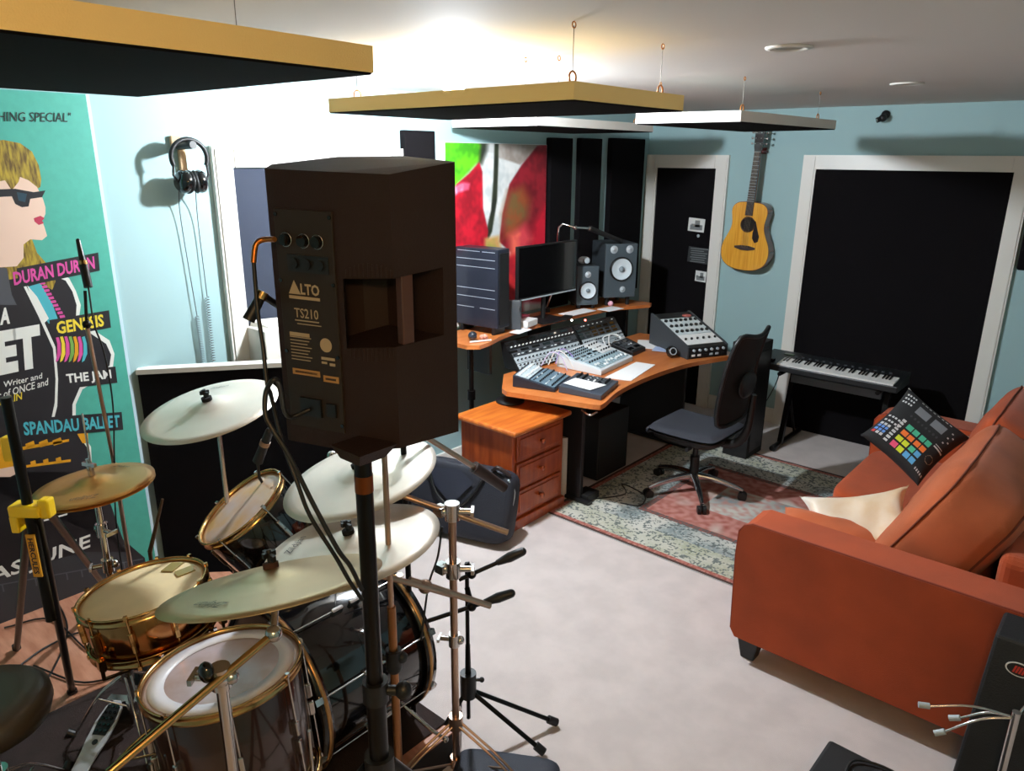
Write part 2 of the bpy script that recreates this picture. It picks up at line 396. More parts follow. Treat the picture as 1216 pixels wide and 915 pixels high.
MB().span((.0005,ya,zb_),(.033,yb,zt_)).build('canvas',white,pic,bev=.003)
artm=mat('printed_canvas',(200,200,200),rough=.6,attr=True)
MB().grid(lambda a,b_:V((.035,ya+.045+(yb-ya-.05)*a,zb_+.003+(zt_-zb_-.006)*b_)),150,170,colfn=artcol).build('printed_flower',artm,pic)

# small black camera high on the back wall
p=V((1.88,-.002,2.40)); t=thing('ceiling_camera','small black camera mounted high on the back wall near ceiling','camera',p)
MB().lathe([(0,0),(.028,0),(.028,.012),(0,.015)],p,ax=(0,-1,0),n=20).cyl(p+V((0,-.01,0)),p+V((0,-.045,-.01)),.008).build('bracket',blackpl,t)
MB().ball(p+V((0,-.06,-.025)),.026).cyl(p+V((0,-.06,-.025)),p+V((-.03,-.085,-.04)),.018,n=16).build('camera_body',blackpl,t)
MB().lathe([(0,.001),(.012,.001),(.012,-.002)],p+V((-.031,-.086,-.0405)),ax=(-.75,-.6,-.35)).build('lens',chrome,t)

# notices on the narrow door
def notice(u,v,w_,h_,label,dark,seed):
    c=U(u,v,y=-.022); rr=random.Random(seed); mb=MB()
    base=mat('photo_paper',(216,216,212),rough=.5) if not dark else mat('dark_print',(40,42,44),rough=.5)
    ink=mat('grey_print_ink',(120,124,124),rough=.7) 
    mb.mat(base).box(c,(w_,.002,h_),Matrix.Rotation(radians(3),3,'Y'))
    mb.mat(ink)
    if dark:
        for i in range(7): mb.box(c+V((-.0+rr.uniform(-.01,.01),-.002,h_*(.42-.14*i))),(w_*rr.uniform(.6,.9),.001,h_*.05))
    else:
        mb.box(c+V((.0,-.002,-h_*.18)),(w_*.75,.001,h_*.38)); mb.box(c+V((.01,-.002,h_*.1)),(w_*.3,.001,h_*.5)); mb.box(c+V((-.03,-.0025,-h_*.05)),(w_*.2,.001,h_*.25))
    tag(mb.build('pinned_picture' if not dark else 'pinned_notice'),label,'picture' if not dark else 'notice')
notice(827,267,.15,.11,'topmost white photo card pinned on the narrow black door',False,1)
notice(829,303,.19,.13,'dark printed notice with grey lines between two door photos',True,2)
notice(832,328,.10,.09,'smallest white photo card, lowest on the narrow black door',False,3)
c=U(829,280,y=-.03)
tag(MB().lathe([(0,.0),(.012,.0),(.014,-.006),(.006,-.01),(0,-.012)],c+V((0,.008,0)),ax=(0,1,0),n=14).build('pin_badge',silver),'tiny round silver pin just under the topmost door photo','pin')

# dark thing hanging on the wall right of the big door
tag(MB().span((2.83,-.10,1.43),(3.02,-.001,1.80)).build('wall_speaker',blackfab,bev=.012),'black box on the wall right of the wide black door panel','wall speaker')

# ---------------------------------------------------------------- poster
PX=.014
def W(u,v,x=PX): return U(u,v,x=x)
pt=thing('poster','tall teal music poster with blonde figure in sunglasses on the left wall','poster',(0,-5.2,.14))
MB().span((.001,-5.95,.14),(.012,-4.492,2.335)).build('poster_board',mat('poster_edge',(190,215,225),rough=.5),pt)
teal=mat('poster_teal',(72,164,146),rough=.55,var=.08,vscale=30)
inkb=mat('poster_black',(30,28,32),rough=.5)
mb=MB()
def poly(m_,pts,l=0):
    mb.mat(m_); P=[W(u,v,PX+l*.00015) for u,v in pts]; mb.add(P,[tuple(range(len(P)))[::-1]])
mb.mat(teal).add([V((PX-.001,-5.95,.14)),V((PX-.001,-4.506,.14)),V((PX-.001,-4.506,2.335)),V((PX-.001,-5.95,2.335))],[(0,1,2,3)])
skin=mat('poster_skin',(222,190,170),rough=.55); hair=mat('poster_hair',(176,150,44),rough=.55,var=.5,var2=(90,66,20),vscale=14,stretch=(1,6,1.2))
whitei=mat('poster_white',(226,226,218),rough=.55); pink=mat('poster_pink',(206,74,150),rough=.55); yel=mat('poster_yellow',(226,200,52),rough=.55)
cy=mat('poster_cyan',(70,170,182),rough=.55); lipm=mat('poster_lips',(176,50,76),rough=.5); amb=mat('poster_amber',(214,150,20),rough=.5); brk=mat('poster_brick',(48,50,54),rough=.6); brl=mat('poster_mortar',(78,82,88),rough=.6)
# black jacket figure with pale outline, lower half black
poly(whitei,[(-60,330),(20,318),(62,322),(82,330),(90,345),(96,362),(94,376),(112,392),(130,404),(136,420),(134,436),(118,450),(98,462),(90,480),(90,505),(108,530),(112,600),(-60,640)],1)
poly(inkb,[(-60,333),(20,321),(60,326),(78,333),(86,346),(91,362),(90,378),(108,396),(126,408),(132,421),(130,434),(114,447),(95,459),(86,480),(86,507),(104,532),(109,600),(150,655),(165,690),(-60,760)],2)
poly(inkb,[(-60,560),(118,560),(146,640),(172,662),(182,732),(-60,800)],2)
# hair, face, neck
poly(hair,[(-40,172),(4,166),(24,170),(38,180),(46,196),(49,212),(48,222),(40,226),(44,232),(40,250),(30,262),(44,300),(60,318),(66,334),(62,344),(48,336),(36,322),(22,330),(-40,340)],3)
poly(skin,[(-40,214),(14,206),(34,214),(44,222),(51,236),(54,246),(54,254),(50,262),(53,270),(56,280),(50,285),(36,284),(28,290),(28,306),(20,316),(-40,320)],4)
poly(hair,[(-40,196),(14,192),(26,202),(22,216),(14,226),(6,214),(-40,222)],5)
poly(inkb,[(-40,226),(18,224),(40,228),(54,226),(50,234),(36,236),(34,245),(26,246),(18,242),(14,233),(-40,236)],6)
poly(mat('poster_lens',(40,66,80),rough=.4),[(20,228),(32,230),(30,240),(22,238)],7)
poly(lipm,[(40,259),(48,256),(53,259),(50,262),(52,265),(46,267),(41,263)],6)
# inner jacket lining, bracelets, strap lines
poly(cy,[(34,340),(48,336),(62,360),(70,382),(58,384),(44,366)],4)
poly(whitei,[(32,338),(44,352),(58,378),(52,384),(40,362)],5)
for i in range(12): 
    u,v=50+i*2.6,336+i*4.4; poly(pink,[(u-3,v-1),(u+3,v-2),(u+4,v+1),(u-2,v+2)],5)
for i,cc in enumerate((pink,yel,pink,mat('poster_green',(110,160,70)),amb,pink,cy)):
    u=66+i*5.2; poly(cc,[(u,399+i*.2),(u+3.4,399),(u+6,408),(u+6.4,420),(u+3,428),(u,430),(u+2,418),(u+2,408)],4)
poly(whitei,[(28,340),(31,339),(48,372),(66,412),(69,450),(68,482),(64,498),(61,497),(65,478),(66,450),(63,414),(45,374)],3)
poly(mat('poster_grey',(70,72,78)),[(-40,316),(8,318),(14,350),(20,362),(8,362),(-40,360)],4)
# headstock and keys in yellow
poly(amb,[(-20,519),(22,520),(24,526),(14,530),(16,556),(10,560),(-20,562)],4)
for k in range(3):
    poly(amb,[(30+k*16,527-k*2),(40+k*16,523-k*2),(42+k*16,530-k*2),(32+k*16,533-k*2)],4); poly(amb,[(36+k*15,548-k*2),(42+k*15,546-k*2),(43+k*15,552-k*2),(37+k*15,553-k*2)],4)
poly(amb,[(22,531),(82,521),(82,524),(22,535)],4); poly(amb,[(24,553),(84,545),(84,548),(24,556)],4); poly(amb,[(90,512),(104,510),(105,526),(98,526)],4)
poly(skin,[(-20,560),(24,552),(20,562),(12,566),(-20,566)],5)
poly(whitei,[(48,618),(80,609),(80,611),(48,620)],3)
# brick wall along the foot
poly(brk,[(-60,700),(52,668),(100,655),(150,655),(178,690),(184,728),(-60,790)],3)
for i in range(9):
    v0=672+i*9; mb.mat(brl)
    a=W(-40,v0+30-i*1.0,PX+.0007); b_=W(170,v0-8,PX+.0007); 
    if a.z>.15 and b_.z>.15:
        d=(b_-a); mb.add([a,b_,b_+V((0,0,.006)),a+V((0,0,.006))],[(0,1,2,3)])
        for j in range(11):
            q=a+d*((j+.5*(i%2))/11.5); mb.add([q,q+V((0,.006,0)),q+V((0,.006,-.035)),q+V((0,0,-.035))],[(0,1,2,3)])
mb.build('printed_artwork',None,pt)
def ptext(name,s_,m_,o,e,t,bold=.03,l=8,bar=None,shear=0):
    """o baseline start, e baseline end, t top of first letter (photograph points on the poster)"""
    k=MB()
    O=W(*o,x=PX+.00015*l); E=W(*e,x=PX+.00015*l); T=W(*t,x=PX+.00015*l)
    if bar: 
        k.mat(inkb); ex=(E-O); ey=(T-O); b0,b1,b2,b3=bar
        P=[O+ex*b0+ey*(-.22),O+ex*b1+ey*(-.22),O+ex*b1+ey*1.22,O+ex*b0+ey*1.22]; k.add([p-V((.0001,0,0)) for p in P],[(0,1,2,3)])
    k.mat(m_); text(k,s_,O,E-O,T-O,bold=bold,shear=shear,lift=.0001); k.build('poster_lettering',None,pt)
ptext('l','HING SPECIAL"',inkb,(-2,144),(84,145),(-2,132),bold=.0)
ptext('l','DURAN DURAN',pink,(17,339),(113,319),(15,323),bar=(.05,1.06,0,0))
ptext('l','GENESIS',yel,(68,397),(124,387),(66,382),bar=(-.12,1.14,0,0))
ptext('l','THE JAM',whitei,(80,458),(133,452),(78,444),bar=(-.02,1.12,0,0))
ptext('l','SPANDAU BALLET',cy,(29,517),(143,507),(27,501),bar=(.0,1.03,0,0))
ptext('l','A',whitei,(0,386),(12,384),(0,366),bold=.05)
ptext('l','ET',whitei,(-2,446),(50,435),(-6,394),bold=.06)
ptext('l','Writer and',whitei,(4,460),(50,449),(4,453),bold=.01)
ptext('l','r of ONCE and',whitei,(-2,474),(57,457),(-2,465),bold=.01)
ptext('l','AGAIN',yel,(-6,483),(26,474),(-6,474),bold=.01)
ptext('l','AS JUNE',whitei,(-12,698),(107,654),(-12,676),bold=.02)

# ---------------------------------------------------------------- headphones on wall hook
hp=V((.0,-4.13,2.14))
hk=thing('wall_hook','small pale wall hook with black padded arm holding the headphones','hook',hp)
MB().box((.012,-4.15,2.155),(.022,.045,.05)).build('hook_plate',mat('pale_wood_block',(196,160,120),rough=.6),hk,bev=.004)
MB().span((.001,-4.142,2.0),(.023,-4.11,2.132)).build('back_block',mat('pale_wood_block',(196,160,120),rough=.6),hk,bev=.004)
MB().cyl((.02,-4.14,2.135),(.15,-4.135,2.14),.017).build('hook_arm',blackpl,hk)
hd=thing('headphones','black over-ear headphones hanging on the pale left wall','headphones',(.10,-4.13,1.95))
hc=V((.10,-4.135,2.085)); rb=.084
MB().tube([hc+V((.0,rb*cos(a),rb*.95*sin(a))) for a in [radians(-25+230*i/24) for i in range(25)]],.011,n=8).build('headband',blackpl,hd)
for sgn in (-1,1):
    c=hc+V((.0,sgn*.038,-.105)); ax=V((.25,sgn,.1)).normalized()
    MB().lathe([(0,.026),(.04,.024),(.050,.012),(.053,-.002),(.048,-.014),(.02,-.017),(0,-.017)],c,ax=ax,n=24).build('ear_cup',blackgl,hd)
    MB().lathe([(.022,-.015),(.048,-.013),(.053,-.022),(.045,-.030),(.022,-.028)],c,ax=ax,n=24,closed=True).build('ear_pad',mat('black_leatherette',(20,20,20),rough=.6),hd)
    MB().tube([hc+V((0,sgn*rb*.93,-.03)),c+V((0,sgn*.045,.03)),c+V((0,sgn*.028,.0))],.006,n=6).build('yoke',blackpl,hd)
for (a,b_,lab) in (((212,222),(234,375),'left'),((232,222),(246,352),'right')):
    p0=W(*a,x=.06); p1=W(*b_,x=.018); cb=MB(); cb.tube([p0,W(a[0]+3,a[1]+40,x=.02),p1],.0022,n=5,smooth_path=6)
    q=W(a[0]+30 if lab=='left' else 254,430,x=.018); n_=26
    P=[]
    for i in range(n_*8):
        t=i/(n_*8); a_=i/8*2*pi; P.append(p1+(q-p1)*t+V((.009*cos(a_),.009*sin(a_),0)))
    P.append(q+V((0,0,-.25)))
    cb.tube(P,.0018,n=4)
    tag(cb.build('coiled_cable',mat('grey_cable',(70,74,76),rough=.5)),'thin coiled grey headphone lead hanging on the wall, '+('nearer the poster' if lab=='left' else 'nearer the white frame'),'cable')

# white box unit below the dark window panel
wb=thing('white_cabinet','white box unit on the wall behind the black drum screen','cabinet',(.11,-3.72,0))
MB().span((.022,-3.90,.0),(.20,-3.50,1.25)).build('body',mat('matt_white_card',(222,216,206),rough=.7),wb,bev=.004)
MB().add([V((.03,-3.88,1.251)),V((.19,-3.88,1.251)),V((.19,-3.52,1.251)),V((.03,-3.52,1.251)),V((.03,-3.87,1.28)),V((.19,-3.86,1.262)),V((.18,-3.6,1.285)),V((.04,-3.55,1.265))],[(0,1,5,4),(1,2,6,5),(2,3,7,6),(3,0,4,7),(4,5,6,7)]).build('loose_lid',whitefoam,wb)

# black drum screen with white top edge
g0=V((.03,-4.47,0)); gd=V((.58,.81,0)).normalized(); gn=V((gd.y,-gd.x,0))
gb=thing('drum_screen','low black acoustic screen with white top edge behind the cymbals','screen',g0+gd*.6)
MB().prism([(0,0.0),(1.25,0.0),(1.25,1.115),(0,1.115)],-.03,.03,o=g0+gn*-.03,ex=gd,ey=(0,0,1),ez=gn).build('panel',blackfab,gb,bev=.004)
MB().prism([(-.006,1.115),(1.256,1.115),(1.256,1.138),(-.006,1.138)],-.034,.034,o=g0+gn*-.03,ex=gd,ey=(0,0,1),ez=gn).build('top_rail',trimw,gb,bev=.002)

# ---------------------------------------------------------------- drums
shellblk=mat('black_drum_lacquer',(12,11,13),rough=.12,coat=.8)
shellbr=mat('brown_drum_shell',(56,34,28),rough=.2,coat=.6)
bronze=mat('bronze_snare_shell',(176,120,74),rough=.14,metal=1.)
brass=mat('brass_hoop',(200,160,104),rough=.2,metal=1.)
headw=mat('coated_drum_head',(236,212,164),rough=.45,var=.12,vscale=9)
headc=mat('clear_drum_head',(196,184,190),rough=.28,coat=.35,var=.35,vscale=7,var2=(168,140,120))
headt=mat('worn_tom_head',(198,180,176),rough=.3,coat=.35,var=.3,vscale=9,var2=(206,158,96))
felt=mat('black_felt',(22,20,20),rough=.95)
def drum(name,label,cat,c,n,R,H,shell,head,hoop,lugs,hoopR=.007,hooph=.022,ref=(0,0,1),hubc=chrome,wide=False,rods=True):
    """c centre of the top head, n axis pointing out of the head"""
    c=V(c); a,b_,n=basis(n,ref); t=thing(name,label,cat,c-n*H)
    MB().lathe([(R-.004,-.006),(R,-.012),(R,-H+.012),(R-.004,-H+.006)],c,ax=n,n=56).build('shell',shell,t)
    MB().lathe([(0,0),(R*.7,0),(R-.012,.0),(R+.001,-.003),(R+.003,-.012)],c,ax=n,n=56).build('head',head,t)
    MB().lathe([(0,0),(R-.01,0),(R+.002,.004)],c-n*H,ax=n,n=40).build('bottom_head',head,t)
    for (o,sg) in ((c,1),(c-n*H,-1)):
        if wide: pr=[(R+.001,-.030*sg),(R+.001,.012*sg),(R+.012,.012*sg),(R+.014,-.028*sg)]
        else: pr=[(R+.002,-.012*sg),(R+.002,.008*sg),(R+.008,.012*sg),(R+.012,.010*sg),(R+.006,.004*sg),(R+.007,-.010*sg),(R+.012,-.014*sg)]
        MB().lathe(pr,o,ax=n,n=56,closed=True).build('hoop',hoop,t)
    for i in range(lugs):
        an=2*pi*(i+.5)/lugs; d=a*cos(an)+b_*sin(an); rr=R+.011
        for z0,z1 in ((.0,-H*.42),(-H,-H*.58)) :
            lg=MB(); q=c+n*z1+d*(R+.008)
            Rm=Matrix((d,n.cross(d),n)).transposed()
            lg.box(q,(.018,.014,.045),Rm); lo=lg.build('lug',hubc,t,bev=.004)
            rd=MB().cyl(c+n*z0+d*rr+n*(.012 if z0==0 else -.012),q+d*.003,.003,n=7).box(c+n*(z0+(.012 if z0==0 else -.012))+d*rr,(.010,.010,.012),Rm)
            if wide: rd.box(c+n*(z0+(.008 if z0==0 else -.008))+d*(rr-.002),(.022,.02,.026),Rm)
            rd.build('tension_rod',hubc,t)
    return t
# bass drum, axis along y
kick=drum('bass_drum','big glossy black bass drum with brass coloured hoops lying on the riser','drum',(1.625,-4.365,rz+.298),(0,1,0),.275,.44,shellblk,mat('black_bass_head',(16,14,15),rough=.3),mat('bass_hoop',(20,18,18),rough=.2,coat=.5),8,wide=True)
hoopin=mat('gold_inlay',(196,150,96),rough=.3,metal=.8)
for y in (-4.378,-4.792): MB().lathe([(.2885,-.007),(.2905,-.007),(.2905,.007),(.2885,.007)],(1.625,y,rz+.298),ax=(0,1,0),n=56,closed=True).build('hoop_inlay',hoopin,kick)
for sx in (-1,1): MB().tube([(1.625+sx*.20,-4.45,rz+.14),(1.625+sx*.30,-4.40,rz+.05),(1.625+sx*.34,-4.37,rz+.012)],.007).ball((1.625+sx*.34,-4.37,rz+.012),.012).build('spur',chrome,kick)
# snare
sn_c=V((1.373,-5.065,.822)); sn_n=V((0,0,1))-TC*.03-IR*.14
sn=drum('snare_drum','shiny bronze snare drum with white coated head, lowest left drum','drum',sn_c,sn_n,.176,.14,bronze,headw,brass,10,hubc=brass)
a,b_,n=basis(sn_n)
rt_=Matrix((a,b_,n)).transposed()
for q_,an_ in ((IR*.035-TC*.125,.5),(IR*.095-TC*.085,-.2)): 
    q_=q_-n*q_.dot(n); MB().box(sn_c+n*.003+q_,(.055,.045,.003),rt_@Rz(an_)).build('damping_gel',mat('clear_amber_gel',(150,128,66),rough=.2),sn)
def tripod(t,base,zt,r=.010,leg=.28,hub=.25,m_=chrome,ang=0,zf=0.,foot=True,hubz=.10,top=True):
    base=V(base)
    MB().cyl((base.x,base.y,zf+hubz),(base.x,base.y,zt),r).build('pole',m_,t)
    MB().cyl((base.x,base.y,zf+hub-.02),(base.x,base.y,zf+hub+.03),r*1.9).build('collar',m_,t); MB().cyl((base.x,base.y,zf+hubz-.01),(base.x,base.y,zf+hubz+.03),r*1.7).build('collar',m_,t)
    for k in range(3):
        a=ang+2*pi*k/3; d=V((cos(a),sin(a),0)); 
        e=base+d*leg; e.z=zf+.014; s_=base+d*.015; s_.z=zf+hub
        l=MB(); off=V((-d.y,d.x,0))*.009
        for o_ in (off,-off): l.tube([s_+o_,(s_+e)/2+V((0,0,.03))+o_,e+o_],.0045,n=6,smooth_path=4)
        l.tube([V((base.x,base.y,zf+hubz)),(s_+e)/2+V((0,0,.02))],.004,n=6)
        lo=l.build('leg',m_,t)
        MB().cyl(e+V((0,0,-.012)),e+d*.03+V((0,0,.004)),.014,n=10).build('rubber_foot',blackpl,lo)
def wingclamp(p,m_=chrome,ax=(1,0,0),s_=1.):
    k=MB(); p=V(p); a,b_,n=basis(ax)
    k.cyl(p-V((0,0,.022*s_)),p+V((0,0,.022*s_)),.019*s_).cyl(p,p+n*.045*s_,.008*s_).box(p+n*.05*s_,(.008*s_,.012*s_,.040*s_),Matrix((a,b_,n)).transposed()@Matrix.Rotation(1.57,3,'Y')).ball(p-n*.02*s_,.014*s_)
    return k
st=thing('snare_stand','brass toned snare stand with basket arms under the bronze snare drum','stand',(sn_c.x+.0,sn_c.y,rz))
tripod(st,(sn_c.x,sn_c.y,0),.60,leg=.26,hub=.20,zf=rz,ang=.4,hubz=.08,m_=brass,r=.012)
for k in range(3):
    a_=.9+2*pi*k/3; d=V((cos(a_),sin(a_),0)); e=sn_c-n*.155+d*.20
    MB().tube([V((sn_c.x,sn_c.y,.59)),V((sn_c.x,sn_c.y,.60))+d*.1,e-V((0,0,.02)),e+V((0,0,.05))],.006,n=7).box(e+V((0,0,.03)),(.02,.02,.03)).build('basket_arm',brass,st)
# rack tom
tm_c=V((1.341,-4.705,.957)); tm_n=V((0,0,1))+V((-.30,-.60,0))
tm=drum('rack_tom','small black tom tilted towards the drummer above the bass drum','drum',tm_c,tm_n,.158,.19,shellblk,headt,brass,6)
# floor tom
ft_c=V((1.80,-5.045,.742)); ft_n=V((0,0,1))-TC*.06-IR*.10
ft=drum('floor_tom','dark brown floor tom with clear head nearest the loudspeaker pole','drum',ft_c,ft_n,.203,.36,shellbr,headc,brass,8)
a,b_,n=basis(ft_n)
MB().lathe([(.150,.0015),(.192,.0015),(.192,.002),(.150,.002)],ft_c,ax=n,n=48,closed=True).build('damping_ring',mat('white_ring',(226,222,224),rough=.4),ft)
for k in range(3):
    a_=.5+2*pi*k/3; d=V((cos(a_),sin(a_),0)); e=ft_c-n*.2+d*.228
    MB().tube([e+V((0,0,.05)),V((e.x,e.y,rz+.03)),V((e.x+d.x*.03,e.y+d.y*.03,rz+.012))],.0055,n=7).cyl((e.x+d.x*.03,e.y+d.y*.03,rz+.001),(e.x+d.x*.03,e.y+d.y*.03,rz+.02),.013).build('leg',chrome,ft)
MB().tube([(1.60,-4.56,.71),(1.59,-4.55,.80),(1.52,-4.58,.87),(1.465,-4.61,.87)],.011,smooth_path=5).cyl((1.60,-4.56,.70),(1.60,-4.56,.725),.03).build('tom_holder',chrome,kick)

# ---------------------------------------------------------------- cymbals
cym=mat('pale_bronze_cymbal',(232,222,208),rough=.42,metal=.6,var=.1,vscale=5)
cymy=mat('golden_cymbal',(222,160,88),rough=.36,metal=.8,var=.12,vscale=6)
def cymbal(label,c,n,R,m_,bell=.09,txt=None,tdir=0.,cat='cymbal',name='cymbal',nut=True):
    c=V(c); a,b_,n=basis(n,IR); 
    h=.016*R/.2; B=bell*R/.25*.9
    prof=[(.006,h+.016),(B*.3,h+.0155),(B*.62,h+.010),(B*.85,h+.004),(B,h),(R*.6,h*.62),(R*.85,h*.25),(R,0),(R,-.0012),(R*.85,h*.25-.0012),(R*.6,h*.62-.0012),(B,h-.0012),(B*.62,h+.0088),(.006,h+.0148)]
    t=thing(name,label,cat,c)
    MB().lathe(prof,c,ax=n,n=72).build('cymbal_plate',m_,t)
    if txt:
        for (ang,s_,sz) in txt:
            d=a*cos(ang)+b_*sin(ang); o=c+d*R*.62+n*(h*.62+.002); ey=d; ex=d.cross(n); k=MB()
            k.mat(mat('cymbal_print',(44,38,40),rough=.6)); text(k,s_,o-ex*sz/2+ey*.0-n*h*.05,ex*sz-n*0,ey*sz*.36-n*h*.18,bold=-.005,shear=.4,lift=.0012); k.build('printed_logo',None,t)
    return t,a,b_,n,h
def topper(t,c,n,h,m_=felt,tilt=None):
    c=V(c); q=c+n*(h+.017)
    MB().cyl(q,q+n*.012,.017).build('felt_washer',m_,t)
    MB().cyl(q+n*.012,q+n*.04,.006).box(q+n*.026,(.042,.008,.014)).box(q+n*.03,(.008,.03,.012)).build('wing_nut',blackpl,t)
def at_z(u,v,z): return U(u,v,z=z)
c1=at_z(250,486,1.28); n1=V((0,0,1))+TC*.16-IR*.15
cA=cymbal('pale crash cymbal at the back in front of the black screen',c1,n1,.226,cym,txt=[(3.3,'Zildjian',.07)])
c2=at_z(428,566,1.12); n2=V((0,0,1))+TC*.10-IR*.24
cB=cymbal('pale ride cymbal right of the tom, partly behind the loudspeaker pole',c2,n2,.250,cym)
c3=at_z(418,647,1.06); n3=V((0,0,1))-TC*.02-IR*.20
cC=cymbal('bright pale cymbal between the loudspeaker pole and chrome stand, with black nut',c3,n3,.250,cym,txt=[(4.5,'Zildjian',.10)])
c4=at_z(325,693,1.20); n4=V((0,0,1))-TC*.30-IR*.17
cD=cymbal('nearest golden grey cymbal hanging over the floor tom',c4,n4,.238,mat('tan_bronze_cymbal',(214,192,150),rough=.38,metal=.75,var=.12,vscale=5),txt=[(-.5,'Zildjian',.09)])
# hi-hat: two plates on one stand
hh=at_z(112,575,1.09); nh=V((0,0,1))-IR*.08
h1,_,_,nn,hv=cymbal('upper plate of the golden hi-hat pair, printed with dark script',hh,nh,.178,cymy,txt=[(2.9,'Zildjian',.06),(.3,'Zildjian',.08)],name='hi_hat_cymbal')
h2=MB(); 
t=thing('hi_hat_cymbal','lower plate of the golden hi-hat pair, just under the upper one','cymbal',hh-V((0,0,.02)))
a,b_,n=basis(nh); h2.lathe([(.006,-.026),(.04,-.022),(.06,-.014),(.12,-.008),(.178,-.002),(.178,-.0032),(.12,-.0095),(.06,-.0155),(.006,-.0275)],hh-n*.008,ax=n,n=64).build('cymbal_plate',cymy,t)
st=thing('hi_hat_stand','chrome hi-hat stand with footboard pedal beside the bronze snare','stand',(hh.x,hh.y,rz))
tripod(st,(hh.x,hh.y,0),1.02,leg=.2,hub=.24,zf=rz,ang=1.9,r=.011)
MB().cyl((hh.x,hh.y,1.0),(hh.x,hh.y,1.33),.0032,n=8).build('pull_rod',chrome,st)
MB().cyl(hh+nn*(hv+.018),hh+nn*(hv+.05),.010).box(hh+nn*(hv+.055),(.05,.010,.012),Rz(.4)).cyl(hh+nn*(hv+.06),hh+nn*(hv+.075),.007).build('clutch',chrome,st)
wingclamp((hh.x,hh.y,.93),ax=(1,.2,0)).build('height_clamp',chrome,st)
wingclamp((hh.x,hh.y,.80),ax=(-.5,-1,0)).build('memory_clamp',chrome,st)
# pedal
ped0=V((1.165,-5.275,rz+.012)); ped1=V((1.035,-5.09,rz+.10)); pd=(ped1-ped0); pw=V((pd.y,-pd.x,0)).normalized(); pn=pw.cross(pd).normalized()*1
if pn.z<0: pn=-pn
pl=MB(); prof=[(-.028,0),(-.030,.25),(-.036,.42),(-.038,.7),(-.030,.92),(-.012,1.02),(.012,1.02),(.030,.92),(.038,.7),(.036,.42),(.030,.25),(.028,0)]
pl.mat(mat('brushed_footboard',(176,176,178),rough=.4,metal=.2)).prism([(x,y*pd.length) for x,y in prof],0,.006,o=ped0,ex=pw,ey=pd.normalized(),ez=pn)
fo=pl.build('footboard',None,st,bev=.001)
k=MB(); k.mat(blackpl).prism([(x*.78,y*pd.length*.44+.50*pd.length) for x,y in [(-.030,0),(-.038,.5),(-.030,.95),(-.010,1.1),(.010,1.1),(.030,.95),(.038,.5),(.030,0)]],.006,.008,o=ped0,ex=pw,ey=pd.normalized(),ez=pn); k.build('grip_pad',None,fo)
k=MB()
for i in range(5):
    for j in (-1,0,1): 
        q=ped0+pd*(.56+.09*i)+pw*(.016*j)+pn*.008; k.cyl(q,q+pn*.004,.0055,n=10)
k.build('grip_studs',blackgl,fo)
k=MB(); text(k.mat(blackpl),'PEARL',ped0+pd*.36-pw*.014+pn*.007,pw*.028,pd*.07,bold=.02,lift=.0006) if False else k.mat(blackpl).lathe([(0,.007),(.010,.007)],ped0+pd*.40,ax=pn,n=20)
k.build('oval_badge',None,fo)
MB().box(ped0+V((.02,-.025,-.004)),(.075,.05,.014),Rz(atan2(pd.y,pd.x))).build('heel_plate',chrome,st)
MB().box(ped1+V((-.01,.015,-.045)),(.09,.03,.1),Rz(atan2(pw.y,pw.x))).build('pedal_frame',chrome,st)
topper(cA[0],c1,cA[3],cA[4]); topper(cC[0],c3,cC[3],cC[4]); topper(cD[0],c4,cD[3],cD[4],mat('brown_felt',(70,44,34),rough=.95)); topper(cB[0],c2,cB[3],cB[4])

# straight and boom cymbal stands
def cymstand(label,base,top,c,m_=chrome,ang=0,zf=rz,hub=.28,leg=.3,r=.011,tail=0.,bm=None,mid=None):
    """pole up to `top`, then a boom to just under cymbal centre c"""
    t=thing('cymbal_stand',label,'stand',(base[0],base[1],zf)); top=V(top); c=V(c)
    tripod(t,(base[0],base[1],0),top.z,r=r,leg=leg,hub=hub,zf=zf,ang=ang,m_=m_)
    k=MB().cyl(top-V((0,0,.02)),top+V((0,0,.015)),r*1.8).ball(top+V((0,0,.01)),r*2); k.build('tilter',m_,t)
    if (c-top).length>.05:
        d=(top-c).normalized(); MB().cyl(c-V((0,0,0)),top+d*tail,r*.62).build('boom_arm',bm or m_,t)
    MB().cyl(c-V((0,0,.03)),c+V((0,0,.004)),.010).build('cymbal_seat',blackpl,t)
    for z in (mid or []): wingclamp((base[0],base[1],z),m_=m_,ax=(TC.x+z,TC.y,0)).build('height_clamp',m_,t)
    return t
b1=(c1.x,c1.y+.02); cymstand('thin chrome cymbal stand under the back crash cymbal',b1,(b1[0],b1[1]-.02,c1.z-.05),c1-cA[3]*.02,ang=.2,leg=.12,hub=.22,r=.008)
q_=U(400,620,d=2.95); b2=(q_.x,q_.y); cymstand('chrome boom stand whose arm reaches the ride cymbal behind the tom',b2,(b2[0],b2[1],.98),c2-cB[3]*.02,zf=0,ang=.6,leg=.22)
b3=(2.04,-4.39)
t3=thing('cymbal_stand','tall chrome double-clamp stand on the carpet right of the bass drum','stand',(b3[0],b3[1],0))
tripod(t3,(b3[0],b3[1],0),1.05,r=.0125,leg=.36,hub=.27,ang=.25,m_=chromew)
for z in (1.06,.86): 
    k=wingclamp((b3[0],b3[1],z),ax=(IR.x,IR.y,0),s_=1.25); k.box((b3[0]-.03,b3[1]-.02,z),(.035,.03,.03)); k.build('boom_clamp',chrome,t3)
wingclamp((b3[0],b3[1],.60),ax=(-1,-.6,0)).build('height_clamp',chrome,t3)
dref=(V((b3[0],b3[1],1.06))-CAM).dot(fw)
A=U(472,586,d=dref-.02); B=U(603,632,d=dref+.02)
